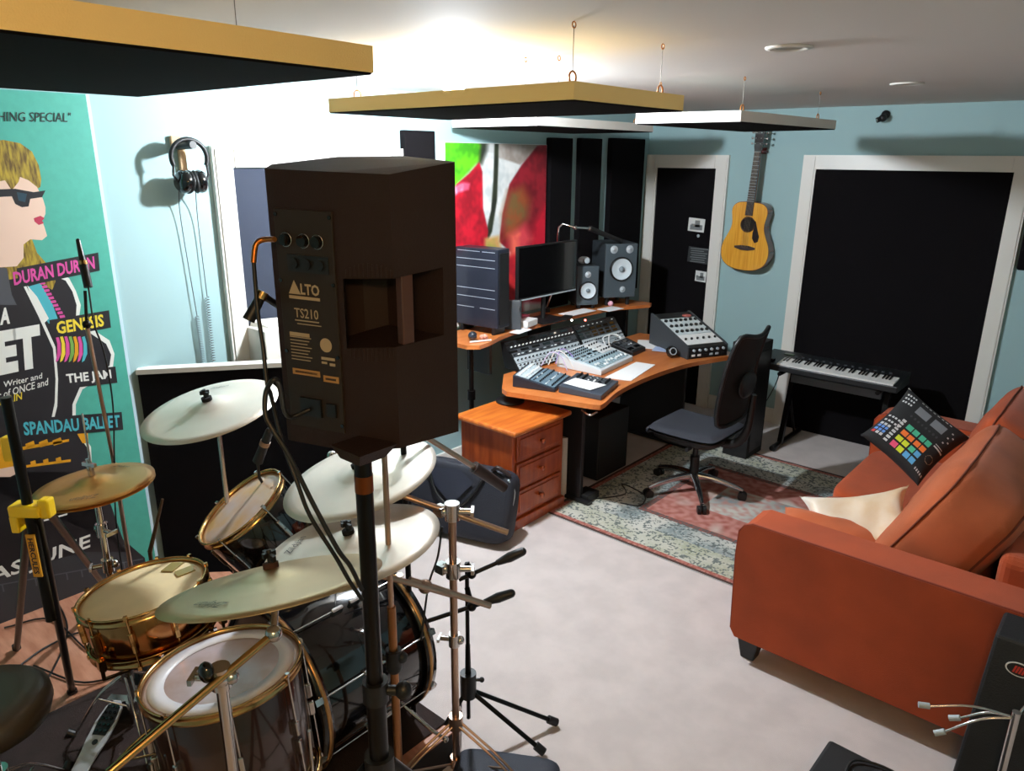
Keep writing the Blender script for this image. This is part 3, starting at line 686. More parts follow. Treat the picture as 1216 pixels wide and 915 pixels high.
MB().cyl(A,B,.0095).cyl(U(470,586,d=dref-.02),U(478,588,d=dref-.02),.013).build('boom_arm',chromew,t3)
A=c3-cC[3]*.02; 
MB().tube([A,A-V((0,0,.06)),U(480,690,d=2.12),U(535,706,d=2.26)],.009,n=8).build('boom_arm',chromew,t3)
MB().cyl(U(486,688,d=2.2),U(582,719,d=2.32),.010).ball(U(505,696,d=2.22),.022).build('counter_arm',chromew,t3)
# nearest stand with gold boom over floor tom
dn=1.50
P1=U(262,803,d=dn); P2=U(325,752,d=dn+.06); P0=U(128,918,d=dn-.16)
t4=thing('cymbal_stand','nearest chrome boom stand with long gold arm crossing the floor tom','stand',(P1.x,P1.y,0))
t4b=V((P1.x,P1.y,0)); 
tripod(t4,(P1.x+.0,P1.y,0),P1.z-.02,r=.0125,leg=.28,hub=.28,zf=rz,ang=.9)
MB().cyl(P0,P2,.0085).build('boom_arm',brass,t4)
wingclamp(P1,ax=(-IR.x,-IR.y,0),s_=1.1).ball(P1,.024).build('boom_clamp',chrome,t4)
MB().ball(U(245,798,d=dn-.02),.019,sc=(1,.8,1.2)).cyl(U(245,800,d=dn-.02),P1,.007).build('clamp_knob',blackgl,t4)
q=c4-cD[3]*.03
MB().ball(P2,.018).tube([P2,P2+(q-P2)*.5,q],.008).build('tilter',chrome,t4)
MB().cyl(q-cD[3]*.01,c4+cD[3]*.004,.010).build('cymbal_seat',blackpl,t4)

# throne
tc_=V((1.26,-5.50,.63)); th=thing('drum_throne','round black padded drum stool at the lower left edge','stool',(tc_.x,tc_.y,rz))
MB().lathe([(0,0),(.10,.004),(.15,-.002),(.172,-.02),(.176,-.05),(.165,-.085),(.10,-.095),(0,-.095)],tc_,n=48).build('seat',mat('throne_vinyl',(74,64,52),rough=.42,coat=.15),th)
tripod(th,(tc_.x,tc_.y,0),tc_.z-.09,r=.016,leg=.24,hub=.22,zf=rz,ang=2.2)

# yellow-collared tripod guitar stand at far left
hf=U(86,822,z=rz); yk=U(34,604,d=2.02)
gs=thing('guitar_stand','black tripod instrument stand with yellow collars in front of the poster','stand',(yk.x,yk.y,rz))
MB().cyl(yk+V((0,0,-.35)),yk+V((0,0,.32)),.014).build('pole',blackm,gs)
yel2=mat('yellow_plastic',(246,204,20),rough=.35)
MB().box(yk,(.085,.05,.035),Rz(.7)).build('collar',yel2,gs,bev=.006); MB().box(yk+IR*.05+V((0,0,.005)),(.03,.035,.055),Rz(.7)).build('leg_clamp',yel2,gs,bev=.006); MB().box(yk-IR*.035+V((0,0,-.04)),(.022,.04,.05),Rz(.7)).build('release_lever',yel2,gs,bev=.004)
MB().box(U(13,532,d=2.02),(.035,.03,.07),Rz(.7)).build('yoke',yel2,gs,bev=.005)
l=MB(); e1=hf+V((0,0,.012)); s_=yk+IR*.02+V((0,0,-.02))
Lg=MB().cyl(s_,e1,.0125).build('leg',blackm,gs); MB().cyl(e1,e1+V((0,0,-.0115)),.018).build('rubber_foot',blackpl,Lg)
mid=(s_*.66+e1*.34); d=(e1-s_).normalized(); nrm=TC-d*TC.dot(d); nrm.normalize(); sd_=d.cross(nrm).normalized(); sd_=sd_ if sd_.dot(IR)>0 else -sd_
d=V((0,0,-1)); nrm=TC.copy(); sd_=IR.copy(); mid=V((yk.x,yk.y,yk.z-.135))+nrm*.015
MB().box(mid,(.024,.13,.005),Matrix((sd_,d,sd_.cross(d))).transposed()).build('yellow_badge',amb,gs)
k=MB(); bx=d; by=nrm.cross(d).normalized()
text(k.mat(blackpl),'HERCULES',mid+nrm*.003-bx*.055-by*.0075,bx*.11,by*.015,bold=.03,lift=.0006); k.build('badge_lettering',None,gs)
for e2,s2 in ((U(132,705,z=rz+.01),yk+IR*.05),(U(20,770,z=rz+.012),yk)):
    lo=MB().cyl(s2,e2,.0115).build('leg',blackm,gs); MB().cyl(e2,e2+V((0,0,.02)),.016).build('rubber_foot',blackpl,lo)

# small microphone on boom stand in front of the poster
ms=thing('microphone_stand','slim chrome microphone stand rising behind the hi-hat','stand',(0,0,0))
mbase=U(158,690,d=2.85); ms.location=(mbase.x,mbase.y,rz); ms['_o']=(mbase.x,mbase.y,rz)
pj=U(131,545,d=2.62)
pole_top=V((mbase.x,mbase.y,1.02))
MB().cyl((mbase.x,mbase.y,rz+.02),pole_top,.008).build('pole',chromew,ms)
MB().lathe([(0,0.001),(.10,.001),(.10,.012),(.02,.022),(0,.022)],(mbase.x,mbase.y,rz),n=36).build('round_base',blackm,ms)
ba=U(103,385,d=2.45); bb=pole_top
MB().cyl(ba,bb,.0065).cyl(bb,bb+(bb-ba).normalized()*.06,.010).build('boom_arm',chromew,ms)
MB().cyl(ba,U(101,345,d=2.44),.005).ball(ba,.014).build('swivel',blackm,ms)
mc=thing('microphone','slim black pencil microphone pointing up in front of the poster','microphone',U(101,340,d=2.44))
A=U(105,341,d=2.43);B=U(92,282,d=2.43); d=(B-A).normalized()
MB().cyl(A,A+(B-A)*.45,.0135).cyl(A+(B-A)*.52,B-d*.01,.010,.007).ball(B-d*.01,.007).build('microphone_body',mat('mic_body',(56,54,52),rough=.3,metal=.7),mc)
MB().cyl(A+(B-A)*.45,A+(B-A)*.53,.0142).build('brass_ring',brass,mc)
tag(MB().tube([A,U(112,385,d=2.44),U(124,420,d=2.5),U(134,480,d=2.6),U(136,550,d=2.65),U(140,640,d=2.75),V((mbase.x+.05,mbase.y-.05,rz+.012))],.003,n=6,smooth_path=6).build('cable',blackpl),'thin black microphone cable hanging in front of the poster edge','cable')
# clamp microphone near tom
mt=thing('clip_microphone','small dark microphone clamped at the back rim of the small tom','microphone',U(318,530,d=2.55))
A=U(306,548,d=2.55);B=U(320,512,d=2.50); MB().cyl(A,B,.018,.014).ball(B,.014).build('microphone_body',blackpl,mt)
MB().cyl(A+(B-A)*.55,A+(B-A)*.68,.0175).build('grip_ring',mat('tan_ring',(150,120,96),rough=.5),mt)
MB().tube([A,A-V((0,0,.06)),tm_c+V((-.04,.13,-.01))],.005).build('gooseneck',blackpl,mt)
# loose drum stick
tag(MB().cyl(U(178,655,d=2.9),U(193,592,d=2.9),.009,.005).tube([U(178,655,d=2.9),V((U(178,655,d=2.9).x,U(178,655,d=2.9).y,rz+.005))],.008).build('cone_stand',mat('dark_bronze',(88,64,44),rough=.4,metal=.7)),'thin dark tapered rod standing left of the black drum screen','rod')
# cables on the riser
for i,(pts,lab) in enumerate(([[(10,800),(60,765),(110,750),(150,790),(100,810),(40,790)],'dark cable loop lying on the boards below the poster'],[[(5,745),(60,735),(110,775),(140,760),(95,720)],'dark cable running along the boards nearest the poster'],[[(60,700),(80,745),(60,800),(30,835)],'dark cable crossing the boards by the tripod foot'])):
    tag(MB().tube([U(u,v,z=rz+.009) for u,v in pts],.004,n=6,smooth_path=6).build('floor_cable',blackpl),lab,'cable')

# ---------------------------------------------------------------- loudspeaker on pole in the foreground
spm=mat('brown_black_cabinet',(40,25,21),rough=.6,bump=.25,bscale=260,spec=.3)
sp_=thing('loudspeaker','large dark brown loudspeaker on the pole in the foreground, seen from behind','speaker',U(430,530,d=1.40))
def corner(u,vt,vb,d):
    a=U(u,vt,d=d); return a, V((a.x,a.y,vat(a,vb)))
cA_,cA2=corner(314,200,522,1.385); cB_,cB2=corner(397,204,536,1.325); cC_,cC2=corner(462,207,532,1.285); cD_,cD2=corner(540,192,512,1.355); cE_,cE2=corner(478,185,508,1.60); cF_,cF2=corner(400,186,512,1.60); cG_,cG2=corner(322,195,520,1.47)
top_=[cA_,cB_,cC_,cD_,cE_,cF_,cG_]; bot_=[cA2,cB2,cC2,cD2,cE2,cF2,cG2]
# side faces with a recessed handle across C: build walls as grids with holes
k=MB(); n_=7
def quad(mb,a,b_,c,d,s=False): mb.add([a,b_,c,d],[(0,1,2,3)],s)
k.add(top_,[tuple(range(n_))]); k.add(bot_,[tuple(range(n_))[::-1]])
for i in range(n_):
    j=(i+1)%n_
    if i in (1,2): continue
    k.add([bot_[i],bot_[j],top_[j],top_[i]],[(0,1,2,3)])
def facepanel(i,j,holes):
    """face between corners i,j with holes (s0,s1,h0,h1) in face fractions, each sunk as a pocket"""
    a,b_,c,d=bot_[i],bot_[j],top_[j],top_[i]
    def P(s,h): return (a*(1-s)+b_*s)*(1-h)+(d*(1-s)+c*s)*h
    xs=sorted({0,1}|{x for hh_ in holes for x in hh_[:2]}); ys=sorted({0,1}|{x for hh_ in holes for x in hh_[2:4]})
    for x0,x1 in zip(xs,xs[1:]):
        for y0,y1 in zip(ys,ys[1:]):
            if any(hh_[0]<=x0 and x1<=hh_[1] and hh_[2]<=y0 and y1<=hh_[3] for hh_ in holes): continue
            quad(k,P(x0,y0),P(x1,y0),P(x1,y1),P(x0,y1))
    return P
PB=facepanel(1,2,[(.04,1,.395,.645)])
PC=facepanel(2,3,[(0,.78,.395,.645)])
# pocket behind the holes (B-side and D-side share it)
ctr=(cA_+cE_)/2
def inn(p,f=.42): q=V((ctr.x,ctr.y,p.z)); return p+(q-p)*f
h0,h1=.395,.645
o=[PB(.04,h0),PB(.04,h1),PC(.78,h1),PC(.78,h0)]
i_=[inn(p) for p in o]; cm0,cm1=cC2+(cC_-cC2)*h0,cC2+(cC_-cC2)*h1
i0=inn(PB(.04,h0),.55); i1=inn(PB(.04,h1),.55); j0=inn(PC(.78,h0),.55); j1=inn(PC(.78,h1),.55); k0=inn(cm0,.6); k1=inn(cm1,.6)
quad(k,PB(.04,h0),i0,i1,PB(.04,h1)); quad(k,PC(.78,h1),j1,j0,PC(.78,h0)); quad(k,i0,k0,k1,i1); quad(k,k0,j0,j1,k1)
k.add([PB(.04,h0),cm0,PC(.78,h0),j0,k0,i0],[(0,1,2,3,4,5)]); k.add([PB(.04,h1),i1,k1,j1,PC(.78,h1),cm1],[(0,1,2,3,4,5)])
k.build('cabinet',spm,sp_)
# grip bar down the front crease of the handle and ribbed ledges
k=MB(); w1=PC(.30,h0); w2=PC(.30,h1); w0=PC(.12,h0); w3=PC(.12,h1)
dI=(V((ctr.x,ctr.y,w1.z))-w1).normalized()*.02
k.hexa([w0,w1,w1+dI,w0+dI,w3,w2,w2+dI,w3+dI]); k.build('handle',mat('handle_brown',(74,46,36),rough=.5),sp_,bev=.002)
k=MB()
for hh_,sg in ((h0,-1),(h1,1)):
    for r_ in range(11):
        s_=.12+.085*r_; t_=.010+.018*sin(pi*(r_+1)/12)
        MB().cyl(PB(s_,hh_+sg*.004),PB(s_,hh_+sg*(.008+t_*1.6)),.0018,n=6).build('handle_rib',spm,sp_)
# rear amplifier panel on face A-B
def PA(s,h): return (cA2*(1-s)+cB2*s)*(1-h)+(cA_*(1-s)+cB_*s)*h
nA=((cB_-cA_).cross(V((0,0,1)))).normalized(); nA=nA if nA.dot(TC)>0 else -nA
def PN(s,h,d=0): return PA(s,h)+nA*d
k=MB(); k.hexa([PN(.10,.07,-.001),PN(.94,.07,-.001),PN(.94,.07,.004),PN(.10,.07,.004),PN(.10,.87,-.001),PN(.94,.87,-.001),PN(.94,.87,.004),PN(.10,.87,.004)])
ampm=mat('amplifier_panel',(44,36,30),rough=.5,spec=.3)
k.build('amplifier_panel',ampm,sp_,bev=.0015)
pr=mat('cream_print',(176,156,126),rough=.6)
def sptext(s_,s0,s1,h0_,h1_,m_=pr,bold=.03,name='printed_lettering'):
    k=MB(); k.mat(m_); o=PN(s0,h0_,.0045); text(k,s_,o,PN(s1,h0_,.0045)-o,PN(s0,h1_,.0045)-o,bold=bold,lift=.0004 if ((PN(s1,h0_)-PN(s0,h0_)).cross(V((0,0,1)))).dot(nA)>0 else -.0004); return k
k=sptext('LTO',.42,.70,.575,.615); 
k.add([PN(.24,.575,.005),PN(.42,.575,.005),PN(.33,.625,.005)],[(0,1,2)]); k.hexa([PN(.24,.558,.0045),PN(.70,.558,.0045),PN(.70,.558,.005),PN(.24,.558,.005),PN(.24,.569,.0045),PN(.70,.569,.0045),PN(.70,.569,.005),PN(.24,.569,.005)])
k.build('maker_lettering',None,sp_)
k=sptext('TS210',.30,.66,.49,.525,bold=.01); k.build('model_lettering',None,sp_)
k=MB().mat(pr)
def bar(s0,s1,h_,t_=.004): 
    k.hexa([PN(s0,h_,.004),PN(s1,h_,.004),PN(s1,h_,.0048),PN(s0,h_,.0048),PN(s0,h_+t_,.004),PN(s1,h_+t_,.004),PN(s1,h_+t_,.0048),PN(s0,h_+t_,.0048)])
bar(.30,.66,.478); bar(.33,.69,.466,.003)
for i in range(8): bar(.20,.52-.03*(i%3),.415-.012*i,.003)
bar(.2,.5,.42,.014)
k.lathe([(0,.0044),(.014,.0044)],PN(.74,.40),ax=nA,n=20); bar(.66,.86,.345,.01); bar(.66,.74,.33,.008); bar(.78,.86,.325,.01)
k.build('printed_notes',None,sp_)
k=MB().mat(mat('amber_label',(178,132,74),rough=.6)); bar(.20,.62,.275,.022); bar(.67,.90,.262,.024); 
k.mat(mat('label_ink',(50,34,24))); bar(.24,.58,.282,.008); bar(.70,.86,.270,.008); k.build('warning_label',None,sp_)
k=MB().mat(blackpl)
k.hexa([PN(.26,.655,.004),PN(.86,.655,.004),PN(.86,.655,.006),PN(.26,.655,.006),PN(.26,.715,.004),PN(.86,.715,.004),PN(.86,.715,.006),PN(.26,.715,.006)])
for s_ in (.36,.55,.74): k.cyl(PN(s_,.685,.004),PN(s_,.685,.010),.010,n=16)
k.build('input_sockets',None,sp_)
for s_,nm in ((.26,'knob'),(.52,'knob'),(.72,'knob')):
    kb_=MB().cyl(PN(s_,.765,.004),PN(s_,.765,.014),.0105,n=18).build(nm,blackgl,sp_)
    MB().lathe([(.0125,.004),(.0145,.006),(.0125,.007)],PN(s_,.765),ax=nA,n=24,closed=True).build('knob_ring',chrome,kb_)
k=MB().mat(blackpl); k.hexa([PN(.30,.12,.004),PN(.62,.12,.004),PN(.62,.12,.010),PN(.30,.12,.010),PN(.30,.19,.004),PN(.62,.19,.004),PN(.62,.19,.010),PN(.30,.19,.010)]); k.build('power_socket',None,sp_)
k=MB().mat(blackpl); k.hexa([PN(.70,.13,.004),PN(.84,.13,.004),PN(.84,.13,.009),PN(.70,.13,.009),PN(.70,.18,.004),PN(.84,.18,.004),PN(.84,.18,.009),PN(.70,.18,.009)]); k.build('power_switch',None,sp_)
for s_ in (.13,.91):
    for h_ in (.1,.36,.62,.85): MB().cyl(PN(s_,h_,.004),PN(s_,h_,.006),.004,n=10).build('screw',blackgl,sp_)
# front grille
k=MB(); a=cE_+(cF_-cE_)*.02
dd=(cF_-cE_).cross(V((0,0,1))).normalized(); dd=dd if dd.dot(TC)<0 else -dd
k.hexa([cE2+dd*.0,cF2+dd*.0,cF2+dd*.012,cE2+dd*.012,cE_-V((0,0,.01)),cF_-V((0,0,.01)),cF_-V((0,0,.01))+dd*.012,cE_-V((0,0,.01))+dd*.012]); k.build('grille',blackfab,sp_)
pb=U(430,533,d=1.42)
polex,poley=pb.x,pb.y
MB().hexa([V((polex-.03,poley-.03,cC2.z-.014)),V((polex+.03,poley-.03,cC2.z-.014)),V((polex+.03,poley+.03,cC2.z-.014)),V((polex-.03,poley+.03,cC2.z-.014)),V((polex-.045,poley-.04,cC2.z+.012)),V((polex+.045,poley-.04,cC2.z+.012)),V((polex+.045,poley+.05,cC2.z+.012)),V((polex-.045,poley+.05,cC2.z+.012))]).build('pole_cup',spm,sp_)
ss=thing('speaker_stand','black tripod pole carrying the foreground loudspeaker','stand',(polex,poley,0))
zc=cC2.z-.014
MB().cyl((polex,poley,.55),(polex,poley,zc),.0175).build('pole',mat('satin_black_pole',(20,16,15),rough=.3,metal=.5),ss)
MB().cyl((polex,poley,.30),(polex,poley,1.00),.0215).build('outer_tube',mat('satin_black_pole2',(16,13,13),rough=.35,metal=.5),ss)
MB().cyl((polex,poley,zc-.07),(polex,poley,zc-.035),.0185).build('copper_band',mat('copper_band',(150,78,40),rough=.3,metal=.9),ss)
k=MB().cyl((polex,poley,.985),(polex,poley,1.035),.028).cyl((polex,poley,1.01),V((polex,poley,1.01))+IR*.055,.011); k.ball(V((polex,poley,1.01))+IR*.06,.019,sc=(1,1,1.1)); k.build('locking_collar',blackpl,ss)
for a_ in (-.55,1.54,3.64):
    d=V((cos(a_),sin(a_),0)); l=MB().cyl(V((polex,poley,.80))+d*.03,V((polex,poley,.02))+d*.55,.0125).cyl(V((polex,poley,.34))+d*.03,V((polex,poley,.36))+d*.31,.009)
    lo=l.build('leg',blackm,ss); MB().cyl(V((polex,poley,.001))+d*.565,V((polex,poley,.045))+d*.545,.018).build('rubber_foot',blackpl,lo)
for z_ in (.77,.30): MB().cyl((polex,poley,z_),(polex,poley,z_+.07),.033).build('leg_collar',blackpl,ss)
# its cables
cop=mat('copper_plug',(196,116,50),rough=.3,metal=.9)
jk=MB().mat(cop).tube([U(326,284,d=1.355),U(316,284,d=1.37),U(308,286,d=1.37),U(303,293,d=1.37),U(301,312,d=1.37)],.0052,n=8,smooth_path=3)
jk.mat(blackpl).tube([U(301,310,d=1.37),U(303,335,d=1.37),U(306,370,d=1.37),U(312,410,d=1.37),U(317,455,d=1.37),U(322,470,d=1.36),U(334,520,d=1.34),U(352,570,d=1.33),U(368,612,d=1.34),U(398,660,d=1.36),U(414,688,d=1.385),U(430,712,d=1.405)],.004,n=7,smooth_path=6)
tag(jk.build('audio_cable'),'black cable with copper jack plug hanging from the back of the foreground loudspeaker','cable')
jk=MB().mat(blackpl).tube([PN(.46,.15,.012),PN(.3,.14,.05),U(330,452,d=1.30),U(317,462,d=1.30),U(315,490,d=1.30),U(324,510,d=1.30),U(343,540,d=1.31),U(368,590,d=1.33),U(400,650,d=1.35),U(416,672,d=1.375),U(430,700,d=1.40)],.0045,n=7,smooth_path=6)
tag(jk.build('power_cable'),'thick black cable looping beside the loudspeaker then down to its pole','cable')
ck=thing('black_clip','small black clip with a brass collar fixed beside the loudspeaker','clip',U(305,360,d=1.42))  # plain small clip, gives no light
MB().cyl(U(295,380,d=1.42),U(311,350,d=1.42),.012,.009).cyl(U(311,350,d=1.42),cG_*.5+cG2*.5,.007).build('body',blackpl,ck)
MB().cyl(U(309,354,d=1.419),U(313,346,d=1.419),.0105).build('brass_collar',brass,ck)

# slim upright tube behind the pole with clamp
u3=U(461,640,d=2.0); tz=vat(u3,480); st=thing('microphone_stand','slim upright chrome tube with dark lower clamp right of the black pole','stand',(u3.x,u3.y,0))
zm=vat(u3,690); zl=vat(u3,780)
MB().cyl((u3.x,u3.y,zl),(u3.x,u3.y,tz),.008).build('upper_tube',chromew,st)
MB().cyl((u3.x,u3.y,.03),(u3.x,u3.y,zm-.08),.0125).build('lower_tube',mat('tan_metal',(160,110,70),rough=.3,metal=.8),st)
wingclamp((u3.x,u3.y,zl),m_=blackpl,ax=(-IR.x,-IR.y,0),s_=1.2).ball((u3.x,u3.y,zl-.03),.024).build('clamp',blackpl,st)
MB().lathe([(0,0.001),(.12,.001),(.12,.014),(.02,.03),(0,.03)],(u3.x,u3.y,0),n=32).build('round_base',blackm,st)

# mic boom with dark grip behind the loudspeaker
st=thing('microphone_stand','microphone boom stand with brown counterweight above the black bag','stand',(0,0,0))
A=U(500,515,d=2.45);B=U(566,556,d=2.60);Cc=U(599,579,d=2.68)
bs=U(478,501,d=2.39); st.location=(bs.x,bs.y,0); st['_o']=(bs.x,bs.y,0)
A0=A-(B-A)*.6
MB().cyl(A0,B,.0095).build('boom_arm',chromew,st)
MB().cyl(B-(B-A)*.05,Cc,.022,.018).build('counterweight',mat('brown_rubber',(48,30,26),rough=.5),st)
MB().cyl((bs.x,bs.y,.03),bs,.010).ball(bs,.022).build('pole',blackm,st)
MB().lathe([(0,0.001),(.12,.001),(.12,.014),(.02,.03),(0,.03)],(bs.x,bs.y,0),n=32).build('round_base',blackm,st)

# black microphone stand with two counterweighted booms
hb=U(556,812,z=.25); st=thing('microphone_stand','black tripod microphone stand with two counterweighted booms on the carpet','stand',(hb.x,hb.y,0))
zt=vat(hb,668); MB().cyl((hb.x,hb.y,.10),(hb.x,hb.y,zt),.0075).cyl((hb.x,hb.y,.27),(hb.x,hb.y,vat(hb,765)),.012,.009).build('pole',blackm,st)
k=MB().cyl((hb.x,hb.y,.20),(hb.x,hb.y,.30),.030).cyl((hb.x,hb.y,.27),V((hb.x,hb.y,.27))+IR*.05,.006); k.ball(V((hb.x,hb.y,.27))+IR*.05,.010); k.build('leg_hub',blackpl,st)
for (u,v) in ((660,857),(645,892),(500,905)):
    e=U(u,v,z=.02); l=MB().cyl(V((hb.x,hb.y,.23)),e,.0085).build('leg',blackm,st); d=(e-V((hb.x,hb.y,.23))).normalized(); MB().cyl(e-d*.035,e+d*.004,.016).build('rubber_foot',blackpl,l)
dt=(V((hb.x,hb.y,zt))-CAM).dot(fw)
for (a,b_,z,dd0) in (((545,688),(624,653),zt,0),((508,737),(611,703),zt-.10,-.03)):
    A=U(*a,d=dt+dd0);B=U(*b_,d=dt+dd0+.02); d=(B-A).normalized(); L=(B-A).length
    MB().cyl(A,B-d*.07,.0075).build('boom_arm',blackm,st); MB().cyl(B-d*.11,B-d*.06,.010,.018).cyl(B-d*.06,B-d*.01,.018,.015).ball(B-d*.012,.015).build('counterweight',blackpl,st)
    m_=V((hb.x,hb.y,z)); q=A+d*max(0,(m_-A).dot(d)); MB().cyl(m_,q,.010).ball(q,.017).build('boom_clamp',blackm,st)
tag(MB().tube([U(525,625,d=2.3),U(520,660,d=2.3),U(510,690,d=2.3),U(505,720,d=2.3),U(500,760,d=2.3)],.0035,n=6,smooth_path=5).build('cable',blackpl),'thin black cable dangling beside the chrome stand boom','cable')

# dark bags at the foot of the stands
def softbox(name,label,cat,c,sz,rot,m_,sub=2,parts=True):
    c=V(c); t=thing(name,label,cat,(c.x,c.y,0 if c.z-sz[2]/2<.02 else c.z-sz[2]/2))
    k=MB(); R=rot if isinstance(rot,Matrix) else Rz(rot)
    n=10
    def sq(x,e=.28): return math.copysign(abs(x)**e,x)
    k.ball(c,.5,sc=sz,R=R,n=28,e=.30); o=k.build('body',m_,t); return t,R,c
bagm=mat('navy_black_nylon',(26,28,38),rough=.7,bump=.3,bscale=200)
Rb=Rz(.28)@Matrix.Rotation(-.28,3,'X')
t,R,c=softbox('soft_bag','black nylon case leaning against the side of the pine drawers','bag',(.76,-3.07,.215),(.66,.16,.42),Rb,bagm)
hz=lambda x,y,z:c+R@V((x,y,z))
MB().tube([hz(.19,-.05,.20),hz(.24,-.09,.23),hz(.30,-.05,.19)],.012,n=8,smooth_path=5).build('carry_handle',mat('brown_grip',(42,26,22),rough=.5),t)
MB().tube([hz(-.20,-.09,.17),hz(-.12,-.10,.02),hz(-.0,-.09,-.04),hz(.10,-.09,.05),hz(.16,-.09,.16)],.007,n=6,smooth_path=6).build('strap',blackpl,t)
MB().add([hz(-.26,-.088,.15),hz(-.02,-.092,-.03),hz(.10,-.092,.12),hz(.0,-.090,.18)],[(0,1,2,3),(3,2,1,0)]).build('flap',mat('navy_flap',(34,38,52),rough=.7),t)
MB().tube([hz(.30,-.07,.17),hz(.325,-.02,.10),hz(.32,-.03,-.02)],.006,n=6,smooth_path=4).build('zip',silver,t)
t,R,c=softbox('gear_bag','dark blue-grey soft bag on the carpet by the tripod feet, cut by the lower edge','bag',(2.22,-4.34,.075),(.36,.20,.14),Rz(.55),mat('slate_nylon',(30,34,46),rough=.7,bump=.3,bscale=200))
t,R,c=softbox('gear_bag','dark folded cloth bag at the foot of the bass drum hoop','bag',(2.24,-4.56,.07),(.14,.16,.13),Rz(.2),mat('slate_nylon',(30,34,46)))
# black floor monitor at the very bottom right
pf=U(988,876,z=.26); t=thing('guitar_amplifier','black box with a looped cable on the carpet, cut by the bottom edge','amplifier',(pf.x+.15,pf.y-.25,0))
R_=Rz(-.02); c=V((pf.x+.19,pf.y-.20,.13)); MB().box(c,(.40,.38,.26),R_).build('cabinet',mat('black_tolex',(20,19,20),rough=.7,bump=.3,bscale=200),t,bev=.012)
MB().tube([c+V((-.10,.02,.131)),c+V((-.10,.14,.14)),c+V((.02,.17,.14)),c+V((.12,.08,.14)),c+V((.14,-.04,.133))],.004,n=6,smooth_path=6).build('cable_loop',blackpl,t)
# dark case beside the sofa arm with oval emblem
t=thing('instrument_case','black case with a red and white oval emblem standing beside the sofa arm','case',(3.62,-3.30,0))
k=MB(); ca=U(1182,752,y=-3.30); MBz=ca.z
x0=ca.x
k.hexa([V((x0-.03,-3.42,.0)),V((x0+.45,-3.42,0)),V((x0+.45,-3.16,0)),V((x0-.03,-3.16,0)),V((x0+.0,-3.30,MBz)),V((x0+.45,-3.30,MBz)),V((x0+.45,-3.13,MBz)),V((x0+.0,-3.13,MBz))]); k.build('case_body',mat('black_tolex2',(22,22,24),rough=.6,bump=.3,bscale=200),t,bev=.01)
def face(u,v):  # point on the sloping front
    d=U(u,v,d=1.)-CAM; a=V((x0,-3.42,0)); n=V((0,-MBz,.12)).normalized(); tt=(a-CAM).dot(n)/d.dot(n); return CAM+d*tt
cc=face(1210,795); n=V((0,-MBz,.12)).normalized(); e1=V((1,0,0)); e2=n.cross(e1); e2=-e2 if e2.z<0 else e2
rr_=(face(1194,795)-cc).length
k=MB().mat(white); ring=[(cos(a),.62*sin(a)) for a in [2*pi*i/32 for i in range(32)]]
k.prism([(x*rr_,y*rr_) for x,y in ring],.0,.002,o=cc,ex=e1,ey=e2,ez=n); k.mat(blackpl).prism([(x*rr_*.88,y*rr_*.85) for x,y in ring],.0,.003,o=cc,ex=e1,ey=e2,ez=n)
k.mat(mat('red_print',(196,48,30),rough=.5)); 
for i in range(4): k.prism([(-.45*rr_+i*.22*rr_,-.32*rr_),(-.30*rr_+i*.22*rr_,-.32*rr_),(-.14*rr_+i*.22*rr_,.30*rr_),(-.30*rr_+i*.22*rr_,.30*rr_)],.0,.004,o=cc,ex=e1,ey=e2,ez=n)
k.build('oval_emblem',None,t)
# folded chrome stand in front of it
t=thing('folded_stand','folded chrome stand with spread legs beside the sofa arm, lower right','stand',(3.40,-3.62,0))
hub_=U(1206,852,z=.56); t.location=(hub_.x,hub_.y,0); t['_o']=(hub_.x,hub_.y,0)
MB().cyl((hub_.x,hub_.y,.02),(hub_.x,hub_.y,.58),.012).build('pole',chrome,t)
for a,b_ in (((1104,838),.54),((1122,868),.46),((1236,826),.58),((1140,852),.49)):
    e=U(*a,z=b_); l=MB().tube([hub_,(hub_+e)/2+V((0,0,.02)),e],.004,n=6,smooth_path=4).build('leg',chrome,t)
    MB().cyl(e,e+(e-hub_).normalized()*.03,.009).build('leg_tip',silver,l)
for i in range(3):
    d=V((cos(i*2.1),sin(i*2.1),0)); MB().tube([(hub_.x,hub_.y,.2),(hub_.x+d.x*.2,hub_.y+d.y*.2,.012)],.005).build('foot_leg',chrome,t)

# ---------------------------------------------------------------- pine drawers
dr=thing('chest_of_drawers','small orange pine chest of three drawers under the desk corner','drawers',(.80,-2.64,0))
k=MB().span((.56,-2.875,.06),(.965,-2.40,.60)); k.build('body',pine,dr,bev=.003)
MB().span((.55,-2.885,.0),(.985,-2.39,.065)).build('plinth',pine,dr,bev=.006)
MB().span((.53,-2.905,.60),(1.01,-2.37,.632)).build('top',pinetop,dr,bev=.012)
for i in range(3):
    z0=.085+i*.172
    d_=MB().span((.966,-2.845,z0),(.978,-2.43,z0+.155)).span((.978,-2.825,z0+.02),(.984,-2.45,z0+.135)).build('drawer',pine,dr,bev=.004)
    MB().lathe([(0,.032),(.014,.030),(.018,.022),(.010,.012),(.008,0),(0,0)],(.983,-2.64,z0+.08),ax=(1,0,0),n=20).build('knob',mat('dark_pine_knob',(150,64,26),rough=.3,coat=.4),d_)
tag(MB().lathe([(.0,.0),(.09,0),(.09,.012),(.06,.02),(0,.022)],(.62,-2.50,.633),n=24).build('dark_plate',blackpl),'dark flat round object on the back corner of the pine drawers','plate')

